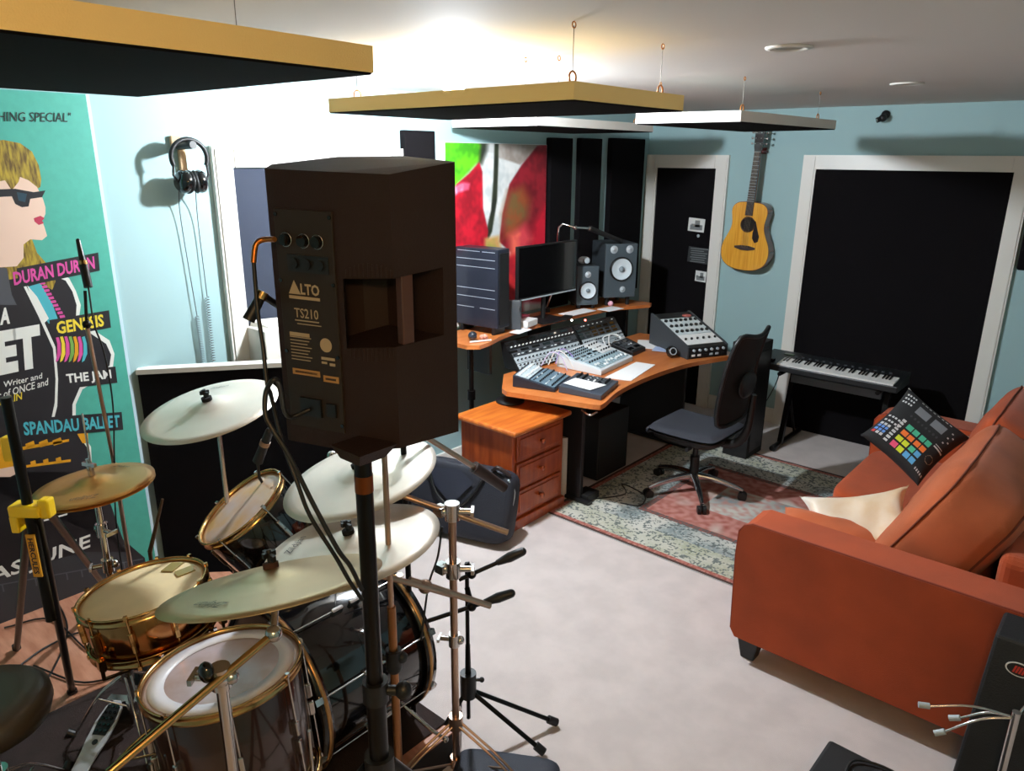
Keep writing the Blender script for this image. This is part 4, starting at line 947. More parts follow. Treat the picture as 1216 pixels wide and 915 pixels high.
# ---------------------------------------------------------------- studio desk
dk=thing('studio_desk','cherry wood studio desk with concave front and raised shelf','desk',(.75,-1.68,0))
def curve(p,n=14):
    out=[]; E=[2*V(p[0])-V(p[1])]+[V(q) for q in p]+[2*V(p[-1])-V(p[-2])]
    for i in range(1,len(E)-2):
        a,b_,c,d=E[i-1:i+3]
        for j in range(n):
            t=j/n; out.append(.5*((2*b_)+(c-a)*t+(2*a-5*b_+4*c-d)*t*t+(3*b_-a-3*c+d)*t**3))
    out.append(V(p[-1])); return [(q.x,q.y) for q in out]
zt=.745
front=curve([(1.262,-2.40),(1.19,-2.12),(1.165,-1.72),(1.20,-1.30),(1.315,-.93)])
polyd=[(.64,-2.60),(.70,-2.625),(1.23,-2.475),(1.268,-2.45)]+front+[(1.33,-.86),(1.30,-.80),(.78,-.66),(.45,-.72),(.44,-2.36)]
MB().prism(polyd,zt-.03,zt).build('worktop',deskw,dk,bev=.008)
zs=.985
fs=curve([(.44,-2.50),(.36,-2.20),(.33,-1.68),(.37,-1.10),(.52,-.70)])
polys=[(.06,-2.66),(.40,-2.655),(.455,-2.60)]+fs+[(.50,-.64),(.06,-.62)]
sh=MB().prism(polys,zs-.026,zs).build('raised_shelf',deskw,dk,bev=.007)
for y,x0 in ((-2.42,.30),(-1.68,.20),(-.80,.30)):
    MB().span((x0-.12,y-.012,.745),(x0+.08,y+.012,zs-.026)).build('shelf_support',blackpl,dk)
for y in (-2.30,-1.02):
    MB().span((.50,y-.015,.03),(1.05,y+.015,zt-.03)).span((.46,y-.025,.011),(1.12,y+.025,.035)).build('side_panel',blackpl,dk,bev=.004)
MB().span((.50,-2.28,.30),(.52,-1.03,.70)).build('back_panel',blackpl,dk)
MB().cyl((.34,-2.56,.0),(.34,-2.56,zs-.026),.016).cyl((.34,-2.56,.60),(.34,-2.56,.66),.026).build('shelf_leg',blackm,dk)
MB().cyl((.40,-.85,.0),(.40,-.85,zs-.026),.016).build('shelf_leg',blackm,dk)
MB().tube([(1.25,-2.46,.70),(1.24,-2.52,.695),(1.15,-2.47,.69)],.006,n=6,smooth_path=4).build('edge_handle',chrome,dk)

def gearpanel(t,o,ex,ey,seed,rows,plate=silver,knobs=True,kr=.0065,name='control_panel',dens=14,fader=False,kn=blackpl):
    """control surface: o corner, ex along, ey up the panel; knobs and buttons as one part"""
    rr=random.Random(seed); o=V(o);ex=V(ex);ey=V(ey); n=ex.cross(ey).normalized()
    k=MB().mat(plate); k.prism([(0,0),(1,0),(1,1),(0,1)],0,.004,o=o,ex=ex,ey=ey,ez=n)
    L=ex.length
    for r_ in range(rows):
        y=(r_+.5)/rows; typ=rr.choice(['k','k','b','m']) if not fader else ('f' if r_==0 else 'k')
        for i in range(dens):
            x=(i+.5)/dens; p=o+ex*x+ey*y
            if typ=='k': k.mat(kn).cyl(p+n*.004,p+n*.016,kr,n=8)
            elif typ=='b': k.mat(rr.choice([white,blackpl,blackpl,silver])).box(p+n*.006,(L/dens*.5,kr*1.4,.005),Matrix((ex.normalized(),ey.normalized(),n)).transposed())
            elif typ=='f':
                k.mat(blackpl).box(p+n*.0045,(.003,ey.length/rows*.8,.002),Matrix((ex.normalized(),ey.normalized(),n)).transposed())
                k.mat(white).box(p+ey*rr.uniform(-.3,.3)/rows+n*.009,(.010,.018,.009),Matrix((ex.normalized(),ey.normalized(),n)).transposed())
            elif i%3==0: k.mat(blackgl).box(p+n*.005,(L/dens*2,ey.length/rows*.6,.004),Matrix((ex.normalized(),ey.normalized(),n)).transposed())
    return k.build(name,None,t)
# two sloping outboard racks under the shelf
def rack(label,ya,yb,xa,xb,seed):
    a=V((xa+.13,ya,zt+.012)); b_=V((xb+.13,yb,zt+.012)); up=V((-.13,0,.17))
    t=thing('outboard_rack',label,'audio rack',((a+b_)/2).to_tuple(),'outboard racks under the shelf')
    ex=b_-a
    MB().hexa([a,b_,b_+V((-.12,0,0)),a+V((-.12,0,0)),a+up,b_+up,b_+up+V((-.03,0,0)),a+up+V((-.03,0,0))]).build('case',blackpl,t)
    n=ex.cross(up).normalized(); units=[(0,.22,silver,2),(.23,.22,silver,1),(.46,.25,grey,2),(.72,.27,blackpl,2)]
    for i,(y0,hh_,pm,rows) in enumerate(units):
        gearpanel(t,a+up*y0+n*.001+ex*.02,ex*.96,up*hh_*.96,seed+i,rows,plate=pm,name='rack_unit',dens=18,kr=.005,kn=white if i==3 else blackpl)
    return t
rack('sloping rack of silver and black audio units, left one under the shelf',-2.27,-1.58,.36,.40,3)
rack('sloping rack of audio units with small lit lamps, right one under the shelf',-1.56,-1.06,.40,.42,9)
for (u,v,c_,lab) in ((679,380,(255,240,220),'tiny white lit lamp on the right rack'),(695,380,(255,110,90),'tiny red lit lamp on the right rack'),):
    q=U(u,v,x=.47); tag(MB().ball(q,.007,n=10).build('indicator_lamp',mat('led_%d'%u,c_,emit=12)),lab,'indicator light')

# things on the raised shelf
def box_on(name,label,cat,c,sz,rz_,m_,bev=.004,partn='body'):
    t=thing(name,label,cat,(c[0],c[1],c[2])); MB().box((c[0],c[1],c[2]+sz[2]/2),sz,Rz(rz_)).build(partn,m_,t,bev=bev); return t
tx=thing('computer_tower','black computer tower with silver lines standing on the shelf end','computer',(.20,-2.33,zs))
RT_=Rz(radians(6)); tc0=V((.195,-2.30,zs+.30)); twm=mat('tower_blue_black',(38,42,54),rough=.35,metal=.3)
MB().box(tc0,(.345,.13,.51),RT_).build('case',twm,tx,bev=.006)
k=MB()
for (zz,a,b_) in ((.235,-.15,.03),(.235,.05,.15),(.185,-.16,.15),(.135,-.16,.15),(-.005,-.16,.15),(-.06,-.16,.15),(-.13,-.16,-.02),(-.13,.03,.15)):
    k.box(tc0+RT_@V(((a+b_)/2,-.066,zz)),(b_-a,.003,.0035),RT_)
k.build('silver_trim_lines',mat('bright_trim',(190,196,205),rough=.3,metal=.5),tx)
for sx in (-.13,.13): MB().box(tc0+RT_@V((sx,0,-.278)),(.02,.12,.045),RT_).build('foot',blackpl,tx)
MB().box(tc0+RT_@V((.176,0,.0)),(.008,.10,.46),RT_).build('side_grille',blackpl,tx)
q=V((.335,-2.54,zs)); tag(MB().ball(q+V((0,0,.030)),.030).build('desk_ball',mat('dark_glass_ball',(30,34,44),rough=.08,coat=1)),'small shiny dark ball in front of the computer tower','ball')
q=V((.385,-2.49,zs)); tag(MB().ball(q+V((0,0,.02)),.03,sc=(1.1,.7,.7)).ball(q+V((.02,-.01,.032)),.016).build('figurine',mat('pinkish_clay',(206,140,120),rough=.5)),'small pink lump figurine in front of the computer tower','figurine')
tag(MB().cyl((.37,-2.60,zs+.007),(.43,-2.47,zs+.007),.006).build('pen',white),'white pen lying at the left end of the raised shelf','pen')
k=thing('hard_drive','grey upright slim box between computer tower and monitor','drive',(.30,-2.13,zs))
MB().box((.29,-2.135,zs+.10),(.16,.035,.20),Rz(.5)).build('case',grey,k,bev=.004); MB().cyl((.362,-2.115,zs+.15),(.366,-2.113,zs+.15),.02).build('round_vent',blackpl,k)
# monitor
mn=thing('computer_monitor','wide black computer monitor in the middle of the raised shelf','monitor',(.27,-1.74,zs))
MB().span((.275,-2.065,1.16),(.300,-1.405,1.53)).span((.255,-1.95,1.22),(.275,-1.52,1.46)).build('screen_housing',blackpl,mn,bev=.004)
MB().span((.300,-2.055,1.182),(.3015,-1.415,1.520)).build('screen',blackgl,mn)
MB().span((.300,-2.06,1.163),(.303,-1.41,1.172)).build('lower_trim',silver,mn)
MB().cyl((.262,-1.74,zs+.01),(.262,-1.74,1.25),.016).build('neck',blackpl,mn)
MB().prism([(-.09,-.13),(.10,-.13),(.12,0),(.10,.13),(-.09,.13)],0,.012,o=(.27,-1.74,zs)).build('foot',blackpl,mn,bev=.003)
# papers, small cases on the shelf
box_on('book','low white and grey box left of the monitor foot','box',(.30,-1.97,zs),(.10,.15,.045),.2,white)
box_on('book','dark red case under the left of the monitor','case',(.21,-1.98,zs),(.12,.18,.06),.1,mat('dark_red_case',(120,44,56),rough=.4))
tag(MB().box((.385,-2.13,zs+.002),(.08,.16,.003),Rz(.15)).build('paper_sheet',paperm),'white paper sheet on the shelf edge by the tower','paper')
tag(MB().box((.29,-1.36,zs+.002),(.12,.30,.003),Rz(-.05)).build('paper_sheet',paperm),'pale paper sheet on the shelf in front of the small speaker','paper')
tag(MB().box((.40,-1.08,zs+.002),(.12,.18,.003),Rz(-.1)).build('paper_sheet',paperm),'pale paper sheet on the shelf in front of the large monitor speaker','paper')
tag(MB().box((.36,-1.60,zs+.008),(.06,.13,.014),Rz(.3)).build('remote_control',blackpl),'small black remote on the shelf before the monitor foot','remote')
tag(MB().ball((.33,-.98,zs+.02),.022,n=12).build('pink_eraser',mat('pale_pink',(230,170,186),rough=.5)),'small pink lump on the shelf beside the small speaker','trinket')

def studio_speaker(name,label,c,w_,d_,h_,ang,cone,tw,foot=0.):
    t=thing(name,label,'speaker',c); c=V(c); R=Rz(ang)   # front faces local +x
    P=lambda x,y,z:c+R@V((x,y,z))
    MB().box(P(0,0,foot+h_/2),(d_,w_,h_),R).build('cabinet',mat('dark_grey_speaker',(52,58,62),rough=.5),t,bev=.008)
    MB().box(P(d_/2+.004,0,foot+h_/2),(.008,w_*.98,h_*.985),R).build('baffle',mat('speaker_baffle',(70,80,86),rough=.4),t,bev=.006)
    ax=R@V((1,0,0))
    for (z,r_) in ((cone[0],cone[1]),):
        o=P(d_/2+.0215,0,foot+z)
        MB().lathe([(r_,.003),(r_*1.10,.002),(r_*1.16,-.013),(r_,-.012)],o,ax=ax,n=36,closed=True).build('cone_surround',blackpl,t)
        MB().lathe([(0,-.004),(r_*.2,-.006),(r_*.28,-.012),(r_*.62,-.004),(r_*.97,.002),(r_,.003)],o,ax=ax,n=36).build('woofer_cone',mat('pale_cone',(206,216,220),rough=.4),t)
        MB().ball(o+ax*-.004,r_*.27,n=16).build('dust_cap',mat('pale_cap',(120,130,136),rough=.3),t)
    for (y,z,r_) in tw:
        o=P(d_/2+.008,y,foot+z); MB().lathe([(0,.005),(r_*.4,.003),(r_*.45,0),(r_,.002),(r_*1.1,0)],o,ax=ax,n=28).build('tweeter',mat('tweeter_metal',(176,184,188),rough=.35,metal=.1),t)
    if foot:
        for sx in (-1,1):
            for sy in (-1,1): MB().cyl(P(sx*d_*.35,sy*w_*.33,0.0),P(sx*d_*.35,sy*w_*.33,foot),.016).build('foot',blackpl,t)
    return t
studio_speaker('studio_monitor','large grey studio speaker with pale cone at the right shelf end',(.25,-.84,zs),.265,.29,.42,radians(-34),(.225,.082),[(-.065,.375,.028),(.065,.375,.028),(.02,.065,.022)],foot=.065)
studio_speaker('studio_monitor','small grey studio speaker between the monitor and the large speaker',(.18,-1.145,zs),.175,.20,.30,radians(-36),(.115,.060),[(0,.235,.022)],foot=.03)
tag(MB().ball((.18,-1.145,zs+.36),.038,sc=(1.3,1.2,.8)).cyl((.21,-1.17,zs+.362),(.235,-1.185,zs+.366),.022).build('webcam',silver),'small silver camera-like gadget on top of the small speaker','gadget')
mb_=thing('desk_microphone','long black microphone on an arm above the right monitor corner','microphone',(.33,-1.1,1.5))
A=U(683,270,x=.34);B=U(700,271,x=.34);D=U(737,286,x=.36)
MB().cyl(B,D,.020,.017).ball(D,.019).build('microphone_body',blackpl,mb_)
MB().cyl(A,B,.008).ball(B,.016).ball(A,.016).tube([A,A+V((-.1,-.06,.0)),V((.2,-1.5,1.30)),V((.10,-1.5,zs+.02))],.007,smooth_path=3).build('boom_arm',chrome,mb_)
MB().cyl((.10,-1.5,zs),(.10,-1.5,zs+.03),.03).build('clamp_base',blackpl,mb_)

# things on the worktop
def slab(name,label,cat,quad4,h0_,h1_,m_,bev=.004):
    """quad4: front-left, front-right, back-right, back-left on the worktop; h0 front height, h1 back height"""
    fl,fr,br,bl=[V((p[0],p[1],zt+.001)) for p in quad4]; t=thing(name,label,cat,(fl+fr+br+bl)/4)
    e=V((0,0,1)); MB().hexa([fl,fr,br,bl,fl+e*h0_,fr+e*h0_,br+e*h1_,bl+e*h1_]).build('body',m_,t,bev=bev)
    return t,fl+e*(h0_+.0008),fr+e*(h0_+.0008),br+e*(h1_+.0008),bl+e*(h1_+.0008)
def sub(t,fl,fr,br,bl,x0,x1,y0,y1,**kw):
    def P(x,y): return (fl*(1-x)+fr*x)*(1-y)+(bl*(1-x)+br*x)*y
    o=P(x0,y0); return gearpanel(t,o,P(x1,y0)-o,P(x0,y1)-o,**kw)
# white digital mixer
t,a,b_,c,d=slab('mixing_desk','large white mixing desk with rows of faders in the middle of the desk','mixer',[(.93,-1.96),(.88,-1.50),(.52,-1.46),(.58,-1.98)],.035,.085,mat('white_mixer',(206,212,214),rough=.4))
pale=mat('pale_blue_grey_panel',(150,172,180),rough=.4)
sub(t,a,b_,c,d,.06,.94,.06,.42,seed=2,rows=2,fader=True,plate=pale,dens=12,name='fader_panel'); sub(t,a,b_,c,d,.06,.60,.46,.92,seed=5,rows=5,plate=pale,dens=10,kr=.005,name='knob_panel'); sub(t,a,b_,c,d,.64,.94,.46,.92,seed=8,rows=3,plate=white,dens=4,kr=.006,name='display_panel')
# black compact mixer
t,a,b_,c,d=slab('mixing_desk','black compact mixer at the left front corner of the desk','mixer',[(.93,-2.445),(.83,-2.15),(.56,-2.26),(.665,-2.53)],.02,.075,mat('dark_mixer',(32,36,46),rough=.4))
sub(t,a,b_,c,d,.05,.95,.04,.60,seed=4,rows=4,plate=mat('slate_blue_panel',(96,116,128),rough=.4),dens=10,kr=.005); sub(t,a,b_,c,d,.05,.95,.64,.95,seed=14,rows=2,plate=silver,dens=8,kr=.007,kn=white)
# pad controller
t,a,b_,c,d=slab('pad_controller','grey pad controller with white paper on it at the desk front edge','controller',[(1.225,-2.385),(1.13,-2.06),(.86,-2.13),(.945,-2.43)],.03,.045,mat('controller_grey',(58,64,74),rough=.4))
sub(t,a,b_,c,d,.60,.92,.10,.90,seed=6,rows=6,plate=grey,dens=5,kr=.007)
k=MB(); 
def PP(x,y): return (a*(1-x)+b_*x)*(1-y)+(d*(1-x)+c*x)*y
tag(MB().hexa([PP(.10,.30)+V((0,0,.004)),PP(.56,.12)+V((0,0,.004)),PP(.58,.86)+V((0,0,.004)),PP(.14,.95)+V((0,0,.004)),PP(.10,.30)+V((0,0,.006)),PP(.56,.12)+V((0,0,.006)),PP(.58,.86)+V((0,0,.006)),PP(.14,.95)+V((0,0,.006))]).build('paper_sheet',paperm),'white paper lying on the grey pad controller','paper')
tag(MB().hexa([V((x,y,zt+.0015+z)) for z in (0,.003) for x,y in ((.975,-1.985),(1.14,-1.93),(1.055,-1.49),(.92,-1.52))]).build('paper_sheet',paperm),'blank white sheet on the desk right of the white mixer','paper')
tag(MB().hexa([V((x,y,zt+.0015+z)) for z in (0,.003) for x,y in ((.70,-1.17),(.96,-1.05),(.80,-.80),(.58,-.95))]).build('paper_sheet',paperm),'white papers behind the desk headphones','paper')
tag(MB().hexa([V((x,y,zt+.006+z)) for z in (0,.003) for x,y in ((.84,-1.18),(1.0,-1.12),(.95,-1.0),(.80,-1.06))]).build('paper_sheet',mat('blue_print_paper',(170,184,214),rough=.6)),'bluish printed sheet beside the desk headphones','paper')
t,a,b_,c,d=slab('desk_controller','small black remote console behind the white mixer','controller',[(.82,-1.40),(.80,-1.20),(.62,-1.18),(.64,-1.42)],.03,.07,blackpl)
sub(t,a,b_,c,d,.1,.9,.1,.9,seed=12,rows=3,plate=grey,dens=5,kr=.007,kn=silver)
tag(MB().tube([(.62,-1.46,zt+.06),(.56,-1.40,zt+.10),(.60,-1.30,zt+.11),(.66,-1.32,zt+.09)],.005,n=6,smooth_path=6).tube([(.64,-1.44,zt+.05),(.60,-1.38,zt+.12),(.64,-1.30,zt+.10)],.004,n=6,smooth_path=6).build('white_lead',white),'pale cable loops behind the small black console','cable')
for i,(c_,lab) in enumerate((((206,190,220),'lilac'),((226,222,214),'white'),((150,130,190),'purple'))):
    tag(MB().tube([(.56+.02*i,-2.12+.05*i,zt+.03),(.60,-2.08+.06*i,zt+.12),(.66,-2.04+.05*i,zt+.10),(.70+.02*i,-2.02+.05*i,zt+.006)],.0035,n=6,smooth_path=7).build('patch_cable',mat('patch_%s'%lab,c_,rough=.5)),'%s patch cable looping before the left rack'%lab,'cable','patch cables before the left rack')
# headphones on desk
hd=thing('headphones','black headphones lying on the desk in front of the papers','headphones',(1.05,-1.19,zt))
for (x,y) in ((1.04,-1.24),(1.13,-1.13)):
    o=V((x,y,zt+.045)); ax=V((.75,-.55,.35)).normalized()
    MB().lathe([(0,.02),(.028,.018),(.040,.008),(.044,-.006),(.036,-.018),(0,-.02)],o,ax=ax,n=24).build('ear_cup',blackgl,hd); MB().lathe([(.020,.0195),(.024,.021),(.028,.0185)],o,ax=ax,n=24,closed=True).build('cup_ring',silver,hd)
MB().tube([(1.02,-1.20,zt+.06),(.95,-1.16,zt+.03),(.93,-1.06,zt+.025),(1.0,-1.02,zt+.03),(1.10,-1.08,zt+.06)],.009,n=8,smooth_path=6).build('headband',blackpl,hd)
# slanted rack case on the right wing
a_=radians(-27); ex=V((cos(a_),sin(a_),0)); ey=V((-ex.y,ex.x,0)); o=V((.70,-.985,zt+.001)); L,Wd=.50,.34
rk=thing('rack_case','slanted grey rack case with white knob panels on the right desk wing','audio rack',o+ex*L/2+ey*Wd/2)
pr=[(0,0),(L,0),(L,.085),(L-.03,.10),(.02,.235),(0,.235)]
for s0,s1 in ((0,.012),(Wd-.012,Wd)): MB().prism(pr,s0,s1,o=o,ex=ex,ey=(0,0,1),ez=ey).build('side_panel',mat('case_grey',(56,60,64),rough=.5),rk,bev=.002)
MB().prism([(.0,0),(L-.004,0),(L-.006,.080),(L-.035,.092),(.025,.225),(0,.225)],.013,Wd-.013,o=o,ex=ex,ey=(0,0,1),ez=ey).build('case_body',blackpl,rk)
up=(V((0,0,.225))-(ex*(L-.06)+V((0,0,.092))-ex*.025)); 
s0=o+ex*(L-.035)+V((0,0,.093))+ey*.02; ev=o+ex*.03+V((0,0,.226))+ey*.02-s0
gearpanel(rk,s0,ey*(Wd-.04),ev*.30,21,1,plate=white,dens=6,kr=.009,name='knob_panel')
gearpanel(rk,s0+ev*.31,ey*(Wd-.04),ev*.52,22,3,plate=mat('pale_panel',(200,208,208),rough=.4),dens=7,kr=.013,name='knob_panel',kn=blackpl)
gearpanel(rk,o+ex*(L+.001)+V((0,0,.008))+ey*.02,ey*(Wd-.04),V((0,0,.072)),23,2,plate=blackpl,dens=6,kr=.010,name='lower_panel',kn=silver)
q=o+ex*.09+ey*.26+V((0,0,.213)); tag(MB().lathe([(.026,-.004),(.034,0),(.034,.008),(.026,.008)],q,n=24,closed=True).lathe([(0,.004),(.026,.004)],q,n=24).build('tape_roll',mat('reddish_tape',(176,90,80),rough=.5)),'reddish round tape roll on top of the slanted rack case','tape')

# black tower standing by the right desk end
t=thing('equipment_cabinet','tall narrow black cabinet on the floor behind the office chair','cabinet',(1.44,-.78,0))
MB().span((1.345,-.93,0),(1.53,-.66,.86)).build('body',mat('matt_black_cabinet',(14,13,14),rough=.7),t,bev=.004); MB().span((1.531,-.90,.05),(1.534,-.69,.80)).build('door_panel',blackpl,t)

# ---------------------------------------------------------------- office chair (faces the desk, -x)
cx,cy=1.50,-1.68
ZC=.010
ch=thing('office_chair','black mesh-back office chair with chrome star base at the desk','chair',(cx,cy,0))
seatm=mat('dark_seat_fabric',(40,42,50),rough=.85,bump=.3,bscale=300)
def seatP(a,b_):
    x=(a-.5)*2; y=(b_-.5)*2; fx=math.copysign(abs(x)**.8,x)*.245; fy=math.copysign(abs(y)**.8,y)*.235
    e=max(abs(x),abs(y)); k_=1-.06*min(abs(x),abs(y))**4
    return V((cx-.02+fx*k_,cy+fy*k_,.495-.03*e**6-.012*(1-x*x)+(-.02 if x<-.8 else 0)))
k=MB().grid(seatP,20,20)
k.grid(lambda a,b_: seatP(a,1-b_)+V((0,0,-.075+.06*max(abs(a-.5)*2,abs(b_-.5)*2)**6)),20,20)
k.build('seat',seatm,ch)
MB().ball((cx-.02,cy,.418),.225,sc=(1,.96,.16),e=.5,n=28).build('seat_shell',blackpl,ch)
# back: frame ring and curved mesh
def backP(s,h):  # s -1..1 across y, h 0..1 up
    return V((cx+.235+.10*h-.030*s*s+.02*sin(h*pi)*-1,cy+.02+s*(.235-.02*h*(1)),.545+.56*h+.06*h*s*s))
n_=20; rim=[(-1+2*i/10,0) for i in range(11)]+[(1,i/10) for i in range(1,11)]+[(1-2*i/10,1) for i in range(1,11)]+[(-1,1-i/10) for i in range(1,11)]
def rnd(s,h):
    m_=max(abs(s),abs(2*h-1)); return (s*(1-.10*abs(2*h-1)**6),.5+(h-.5)*(1-.10*abs(s)**6))
MB().tube([backP(*rnd(s,h)) for s,h in rim],.014,n=8).build('back_frame',blackpl,ch)
meshm=mat('black_mesh',(14,14,15),rough=.8,bump=.4,bscale=400)
MB().grid(lambda a,b_:backP(*rnd(a*2-1,b_)),16,20).build('back_mesh',meshm,ch)
MB().ball(backP(0,.45)+V((.03,0,0)),.12,sc=(.15,1.0,.7)).build('lumbar_pad',blackpl,ch)
MB().tube([(cx+.02,cy,.43),(cx+.22,cy,.40),(cx+.32,cy,.50),(cx+.345,cy,.75)],[.03,.03,.026,.018],n=10,smooth_path=6).build('back_support',blackpl,ch)
MB().box((cx+.02,cy,.405),(.20,.16,.05)).cyl((cx+.05,cy-.08,.40),(cx+.06,cy-.22,.39),.007).cyl((cx+.06,cy-.2,.39),(cx+.06,cy-.25,.39),.013).build('tilt_mechanism',blackpl,ch)
MB().cyl((cx,cy,.10),(cx,cy,.26),.030).cyl((cx,cy,.25),(cx,cy,.40),.018).build('gas_lift',blackpl,ch)
for i in range(5):
    a=radians(-52+72*i); d=V((cos(a),sin(a),0)); o=V((cx,cy,0))
    l=MB().tube([o+V((0,0,.125))+d*.02,o+d*.12+V((0,0,.118)),o+d*.24+V((0,0,.092)),o+d*.315+V((0,0,.068))],[.026,.021,.017,.013],n=10,smooth_path=5).build('base_arm',mat('polished_aluminium',(190,192,196),rough=.22,metal=1.),ch)
    e=o+d*.315; s_=V((-d.y,d.x,0)); k=MB()
    for q in (-1,1): k.cyl(e+s_*(.006*q)+V((0,0,.029)),e+s_*(.026*q)+V((0,0,.029)),.0285,n=18)
    k.cyl(e+V((0,0,.029)),e+V((0,0,.066)),.008); k.build('castor',blackpl,l)
MB().lathe([(.02,.14),(.036,.135),(.036,.09),(.02,.08)],(cx,cy,0),n=24,closed=True).build('base_hub',chrome,ch)

# ---------------------------------------------------------------- guitar
gx,gy=1.0,-.035; gt=thing('acoustic_guitar','honey coloured acoustic guitar hanging on the pale blue wall','guitar',(gx,gy,1.24))
lean=radians(2.2)   # neck leans to the right
G0=V((1.01,-.022,1.53)); gX=V((cos(lean),0,-sin(lean))); gZ=V((sin(lean),0,cos(lean))); gN=V((0,-1,0))
GP=lambda x,z,n=0.:G0+gX*x+gZ*z+gN*n
# outline from keyed half widths
keys=[(-.285,0),(-.283,.055),(-.270,.115),(-.235,.168),(-.185,.194),(-.13,.199),(-.07,.186),(-.01,.158),(.035,.140),(.08,.134),(.13,.141),(.17,.147),(.205,.140),(.23,.118),(.245,.080),(.25,.0)]
pr=curve([(w_,z) for z,w_ in keys],5); half=pr
out=[(x,z) for x,z in half]+[(-x,z) for x,z in half[::-1][1:-1]]
top=wood('spruce_top',(232,170,62),(214,146,46),scale=(30,1,1.5),rough=.18,coat=.6); sidew=mat('guitar_sides',(120,62,32),rough=.25,coat=.5)
k=MB().mat(sidew).prism([(x,z) for x,z in out],0,.098,o=G0,ex=gX,ey=gZ,ez=gN); k.build('body',None,gt)
MB().prism([(x*.985,z*.985) for x,z in out],.098,.1015,o=G0,ex=gX,ey=gZ,ez=gN).build('soundboard',top,gt)
MB().lathe([(.050,.1016),(.058,.1020),(.062,.1016)],GP(0,.075),ax=gN,n=36,closed=True).build('rosette',mat('rosette',(70,44,28),rough=.3),gt)
MB().lathe([(0,.1019),(.05,.1019)],GP(0,.075),ax=gN,n=36).build('sound_hole',mat('hole_dark',(24,16,12),rough=.9),gt)
MB().prism([(.030,.115),(.062,.105),(.085,.04),(.105,-.01),(.100,-.05),(.075,-.062),(.05,-.03),(.048,.02),(.058,.06),(.045,.10)],.1016,.103,o=G0,ex=gX,ey=gZ,ez=gN).build('pickguard',mat('pickguard',(30,20,18),rough=.25),gt)
MB().prism([(-.085,-.098),(-.03,-.088),(.03,-.088),(.085,-.098),(.085,-.112),(.03,-.125),(-.03,-.125),(-.085,-.112)],.1016,.111,o=G0,ex=gX,ey=gZ,ez=gN).build('bridge',mat('rosewood',(50,30,24),rough=.4),gt,bev=.002)
MB().prism([(-.030,.145),(.030,.145),(.022,.62),(-.022,.62)],.100,.112,o=G0,ex=gX,ey=gZ,ez=gN).build('fretboard',mat('rosewood_board',(44,26,24),rough=.4),gt)
MB().prism([(-.029,.24),(.029,.24),(.022,.62),(-.022,.62)],.078,.100,o=G0,ex=gX,ey=gZ,ez=gN).build('neck',sidew,gt,bev=.006)
k=MB(); 
for i in range(16):
    z=.62-.62*(1-2**(-i/12))*1.02
    if z>.16: k.prism([(-.028,z),(.028,z),(.028,z+.0025),(-.028,z+.0025)],.112,.1135,o=G0,ex=gX,ey=gZ,ez=gN)
k.build('frets',silver,gt)
MB().prism([(-.024,.62),(.024,.62),(.034,.66),(.036,.79),(.018,.80),(0,.792),(-.018,.80),(-.036,.79),(-.034,.66)],.088,.104,o=G0,ex=gX,ey=gZ,ez=gN).build('headstock',mat('dark_headstock',(40,22,20),rough=.25,coat=.4),gt,bev=.002)
for s_ in (-1,1):
    for i in range(3): MB().cyl(GP(s_*.034,.68+i*.04,.094),GP(s_*.055,.68+i*.04,.094),.003).ball(GP(s_*.058,.68+i*.04,.094),.009,sc=(1,.6,1)).cyl(GP(s_*.02,.68+i*.04,.104),GP(s_*.02,.68+i*.04,.116),.0035).build('tuning_peg',chrome,gt)
k=MB()
for i in range(6): x=(i-2.5)/2.5; k.cyl(GP(x*.024,-.104,.113),GP(x*.018,.622,.1155),.0007,n=5)
k.build('strings',mat('string_steel',(180,170,150),rough=.3,metal=1.),gt)
tag(MB().box((G0.x+.026,-.010,2.16),(.035,.018,.045)).cyl(GP(-.03,.625,-.01),GP(-.03,.625,.085),.007).cyl(GP(.03,.625,-.01),GP(.03,.625,.085),.007).build('guitar_hanger',mat('hanger_red',(110,40,36),rough=.5)),'small dark red wall hanger holding the guitar neck','hanger')

